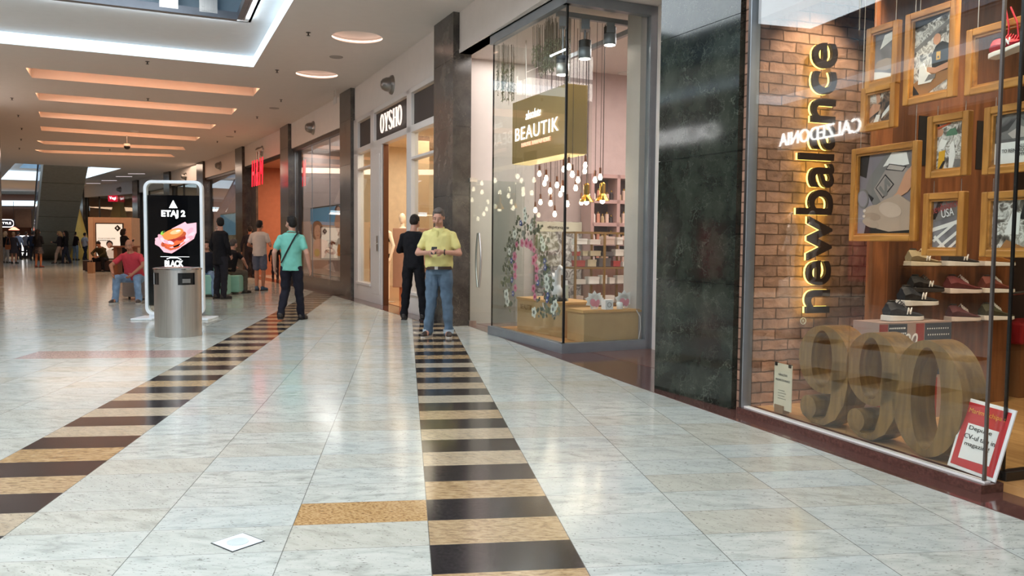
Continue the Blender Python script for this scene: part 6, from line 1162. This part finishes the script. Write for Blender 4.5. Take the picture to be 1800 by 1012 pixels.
# man in white T-shirt and shorts
x, y, _ = G(457, 511)
person('man in a white T-shirt and grey shorts walking away towards the orange shop', x, y, R(176), 1.82, 'b', .011, head=(-6, 4), arms=dict(eL=(.27, .03, 1.14), wL=(.2, -.2, 1.08), eR=(-.29, .05, 1.14), wR=(-.20, -.2, 1.12)), legs=dict(kL=(.09, -.02, .5), aL=(.07, .03, .1), kR=(-.09, -.01, .5), aR=(-.04, -.10, .09)), top=cloth('white_tee', '#b9aca2', .03), bottom='shorts', bot=cloth('grey_shorts', '#565a68'), hair='#15110f', shoes='#3c5468', hem=.9)
# man in red seated on the ottoman
x, y, _ = G(222, 531)
SITL = dict(kL=(.20, -.30, .50), aL=(.22, -.28, .09), kR=(-.20, -.30, .50), aR=(-.24, -.28, .09))
person('bald man in a red T-shirt and light jeans sitting on the grey ottoman', G(222, 533)[0], G(222, 533)[1] + .30, R(4), 1.76, 'b', .0085, head=(4, 4), lean=24, hip=(.12, .53), belly=.05, arms=dict(eL=(.30, -.22, .78), wL=(.14, -.36, .60), eR=(-.34, -.22, .76), wR=(-.24, -.38, .60)), legs=SITL, top=cloth('red_tee', '#bc3e48', .06, .35), bot=JEANS2, bald=True, hair='#4a3b33', shoes='#4a3f38', hem=.95)
# dark jacket man standing
x, y, _ = G(388, 525)
person('man in a long black coat standing behind the turquoise bench, face turned left', x, y, R(150), 1.80, 'a', .012, head=(60, 4), arms=dict(wL=(.2, -.1, .95), wR=(-.2, -.1, .95)), top=BLACKC, sleeve='long', bot=CHAR, hair='#1a1614', hem=.78)
# seated man with his back to us, on the far block of the bench
g = G(384, 522)
person('grey-haired man in black sitting on the far turquoise block, back turned', g[0] - .12, g[1] + 1.22, R(160), 1.74, 'a', .012, lean=14, hip=(.1, .54), head=(0, 10), arms=dict(eL=(.28, -.08, .85), wL=(.2, -.3, .68), eR=(-.28, -.08, .85), wR=(-.2, -.3, .68)), legs=dict(kL=(.16, -.30, .50), aL=(.16, -.28, .09), kR=(-.16, -.30, .50), aR=(-.16, -.28, .09)), top=BLACKC, bot=cloth('olive_trousers', '#5b5248'), hair='#4a4542', hem=.95)
person('person in pale jeans sitting on the near turquoise bench, half hidden by the advert', g[0] - .38, g[1] + .28, R(25), 1.72, 'a', .012, lean=20, hip=(.1, .55), head=(0, 10), arms=dict(eL=(.25, -.2, .82), wL=(.2, -.36, .62), eR=(-.27, -.2, .82), wR=(-.15, -.36, .62)), legs=dict(kL=(.14, -.32, .52), aL=(.15, -.36, .09), kR=(-.13, -.32, .52), aR=(-.13, -.36, .09)), top=cloth('dark_shirt_near', '#2a2a33'), bot=JEANS2, hair='#2a211c', hem=.95)
# people around the orange entrance
x, y, _ = G(440, 488); person('person in dark clothes half hidden behind the man in the white T-shirt', x, y, R(200), 1.80, 'b', .014, top=CHAR, sleeve='long', bot=CHAR, hair='#1a1512')
x, y, _ = G(469, 482); person('woman in a short black dress and tights at the orange shop entrance', x, y, R(150), 1.66, 'b', .013, female=True, hairlong=.16, top=BLACKC, sleeve='long', bottom='skirt', bot=BLACKC, hair='#1a1210', skirt_len=.36, arms=dict(eR=(-.24, -.06, 1.13), wR=(-.18, -.24, 1.08)))
x, y, _ = G(484, 491); person('small child in dark clothes beyond the man in turquoise', x, y, R(190), 1.22, 'b', .013, top=BLACKC, sleeve='long', bot=CHAR, hair='#1a1210')
# plaza people
FAR = .016
x, y, _ = G(68, 470); person('woman in a dark top and short patterned skirt with bare legs walking away', x, y, R(180), 1.72, 'c', .014, female=True, hairlong=.28, top=BLACKC, sleeve='long', bottom='skirt', bot=clutter('skirt_print', [(.45, '#1b181b'), (.6, '#3a3232'), (.68, '#8a7468')], 24), hair='#17110f', skirt_len=.3, arms=dict(eL=(.22, .0, 1.13), wL=(.12, -.2, 1.1), eR=(-.22, .0, 1.13), wR=(-.12, -.2, 1.1)), shoes='#7a3a2a')
x, y, _ = G(25, 463); r_ = person('blonde woman in a grey sleeveless coat with a tan shoulder bag', x, y, R(185), 1.62, 'a', .014, female=True, top=cloth('grey_coat', '#3c3a42'), sleeve='long', bottom='skirt', bot=cloth('grey_coat', '#3c3a42'), hair='#a98a66', skirt_len=.35)
t = thing('shoulder_bag', 'tan leather shoulder bag on the blonde woman in grey', 'bag', (x - .22, y - .12, .72)); B().box(-.14, .14, -.05, .05, 0, .24).build('bag_body', mk('tan_leather', '#9a5a34', .6), t, bev=.02); B().tube([(-.12, 0, .22), (-.05, .02, .6), (.05, .02, .6), (.12, 0, .22)], .01, 6).build('strap', mk('tan_leather', '#9a5a34'), t)
x, y, _ = G(11, 462); person('fair-haired woman in black with white trousers at the left pillar', x, y, R(170), 1.66, 'a', FAR, female=True, hairlong=.1, top=BLACKC, sleeve='long', bot=cloth('pale_trousers', '#a8a09a'), hair='#b99a78')
x, y, _ = G(58, 458); person('man in a navy jacket standing behind the woman in the patterned skirt', x, y, R(190), 1.72, 'a', FAR, top=cloth('navy_jacket', '#1f2636'), sleeve='long', bot=CHAR, hair='#3b332e')
x, y, _ = G(106, 463); person('blonde woman in a dark jacket and pale trousers looking at her phone', x, y, R(-80), 1.70, 'a', .014, female=True, hairlong=.12, head=(0, 18), top=CHAR, sleeve='long', bot=cloth('beige_trousers', '#a28e82'), hair='#a98a66', arms=dict(eL=(.2, -.1, 1.12), wL=(.1, -.32, 1.15), eR=(-.2, -.05, 1.12), wR=(-.1, -.3, 1.13)), legs=dict(kL=(.08, -.16, .5), aL=(.08, -.22, .09), kR=(-.08, .06, .5), aR=(-.08, .24, .11)))
x, y, _ = G(116, 463); person('dark-haired woman in black beside the blonde woman with the phone', x, y, R(-70), 1.72, 'a', FAR, female=True, hairlong=.3, top=BLACKC, sleeve='long', bot=cloth('navy_jeans', '#262c3c'), hair='#15100e', legs=dict(kL=(.08, -.1, .5), aL=(.08, -.14, .09), kR=(-.08, .06, .5), aR=(-.08, .2, .1)))
x, y, _ = G(133, 457); person('person in a dark T-shirt, cap and light blue jeans, back turned', x, y, R(170), 1.74, 'a', .014, top=cloth('plum_tee', '#2b2128'), bot=cloth('light_jeans', '#8aa2bd'), hair='#17120f')
x, y, _ = G(150, 457); person('person in a white top and dark trousers next to the wood kiosk', x, y, R(160), 1.68, 'a', .014, top=cloth('pale_top', '#a9a7aa'), bot=cloth('navy_jeans', '#262c3c'), hair='#17120f', legs=dict(kL=(.08, -.1, .5), aL=(.08, -.14, .09), kR=(-.08, .06, .5), aR=(-.08, .2, .1)))
x, y, _ = G(181, 477); person('person in an olive jacket sitting bent forward on the dark bench', x + .05, y - .12, R(-4), 1.74, 'b', .014, lean=32, hip=(.12, .52), head=(0, 24), arms=dict(eL=(.26, -.28, .74), wL=(.1, -.42, .62), eR=(-.26, -.28, .74), wR=(-.1, -.42, .62)), legs=dict(kL=(.18, -.30, .50), aL=(.19, -.28, .09), kR=(-.18, -.30, .50), aR=(-.2, -.28, .09)), top=cloth('olive_jacket', '#3f3a26'), sleeve='long', bot=BLACKC, hair='#17120f', hem=.95)
t = thing('paper_bag', 'tall tan paper bag on the floor between the feet of the seated person', 'bag', (G(175, 479)[0], G(175, 479)[1] - .6, 0), R(-5)); B().box(-.12, .12, -.06, .06, 0, .42).build('bag_body', mk('kraft_paper', '#b08a68', .7), t); b = B(); b.tube([(-.06, 0, .42), (-.04, 0, .52), (.04, 0, .52), (.06, 0, .42)], .006, 5); b.build('handle', mk('kraft_paper', '#b08a68'), t)
x, y, _ = G(219, 479); person('woman in black standing at the high table by the kiosk', x, y, R(150), 1.72, 'a', .014, female=True, hairlong=.05, top=BLACKC, sleeve='long', bot=BLACKC, hair='#1d1512', arms=dict(eL=(.26, -.1, 1.16), wL=(.1, -.3, 1.24), eR=(-.30, -.1, 1.18), wR=(-.16, -.3, 1.3)))
for k, (px_, py_, lab, c_) in enumerate(((33, 456, 'person in a pale blue shirt at the far food counter', '#8a93a6'), (47, 455, 'person in grey at the far food counter beside the escalator', '#6b6a72'))):
    x, y, _ = G(px_, py_); person(lab, x, y, R(180), 1.72, 'a', FAR, top=cloth('far_top_%d' % k, c_), sleeve='long', bot=CHAR, hair='#3a302a')
# mannequins
FS_ = BAY[1]
for k, (px_, yy, lab) in enumerate(((684, 1.3, 'ivory mannequin in black underwear just inside the lingerie shop door'),)):
    x, y = -2.72, 17.15
    r_ = person(lab, x, y, FS_.rz + R(20), 1.78, 'a', .011, female=True, mann=MANN, category='mannequin', z=.06, legs=dict(aL=(.08, .02, .04), aR=(-.08, -.03, .04), kL=(.08, -.0, .5)), top=None, bottom=None)
    add(r_[0], r_[1], 'underwear', M['black'], lambda q: (q.rings([[((rx) * math.cos(2 * math.pi * j / 20), ry * math.sin(2 * math.pi * j / 20), z_) for j in range(20)] for z_, rx, ry in ((.82, .10, .09), (.88, .168, .125), (.97, .168, .122))]), q.rings([[((rx) * math.cos(2 * math.pi * j / 20), ry * math.sin(2 * math.pi * j / 20), z_) for j in range(20)] for z_, rx, ry in ((1.22, .162, .125), (1.28, .168, .14), (1.33, .165, .13))])))
    B().lathe([(.22, -.06), (.22, -.04), (.001, -.03)], n=24).build('stand_plate', M['steel'], r_[0])
aM, zM = mirrored(1358, 460); aN, zN = mirrored(1392, 460)
for k, a_ in enumerate((aM, aN)):
    x, y, _ = FL.w(a_, .5); r_ = person(['left', 'right'][k] + ' of two white mannequins in the shop window opposite the sneaker shop', x, y, FL.rz + R(10 - 20 * k), 1.85, 'a', .014, female=True, mann=mk('mannequin_white', '#e2d8d0', .35), category='mannequin', z=.35, bottom=None)
    B().lathe([(.3, -.35), (.3, .02), (.001, .03)], n=24).build('stand_plate', M['white'], r_[0])
x, y, _ = FL.w((aM + aN) / 2, 1.3); spot('mannequin_fill_spot', FL.w((aM + aN) / 2 + 1.4, .35, 3.9), FL.w((aM + aN) / 2, .5, 1.2), 1800, (1, .9, .82), 60)  # unseen spot added so the mannequins show in the window reflection
t = thing('clothes_display', 'red garments hanging in the shop opposite the sneaker window', 'clothes', FL.w((aM + aN) / 2 - 1.6, 1.4, .4), FL.rz); B().box(0, .9, 0, .1, 0, 1.5).build('garment', mk('red_garment', '#9a2024', .7), t, bev=.03); B().tube([(-.1, .05, 1.6), (1.0, .05, 1.6)], .015).build('rail', M['steel'], t)
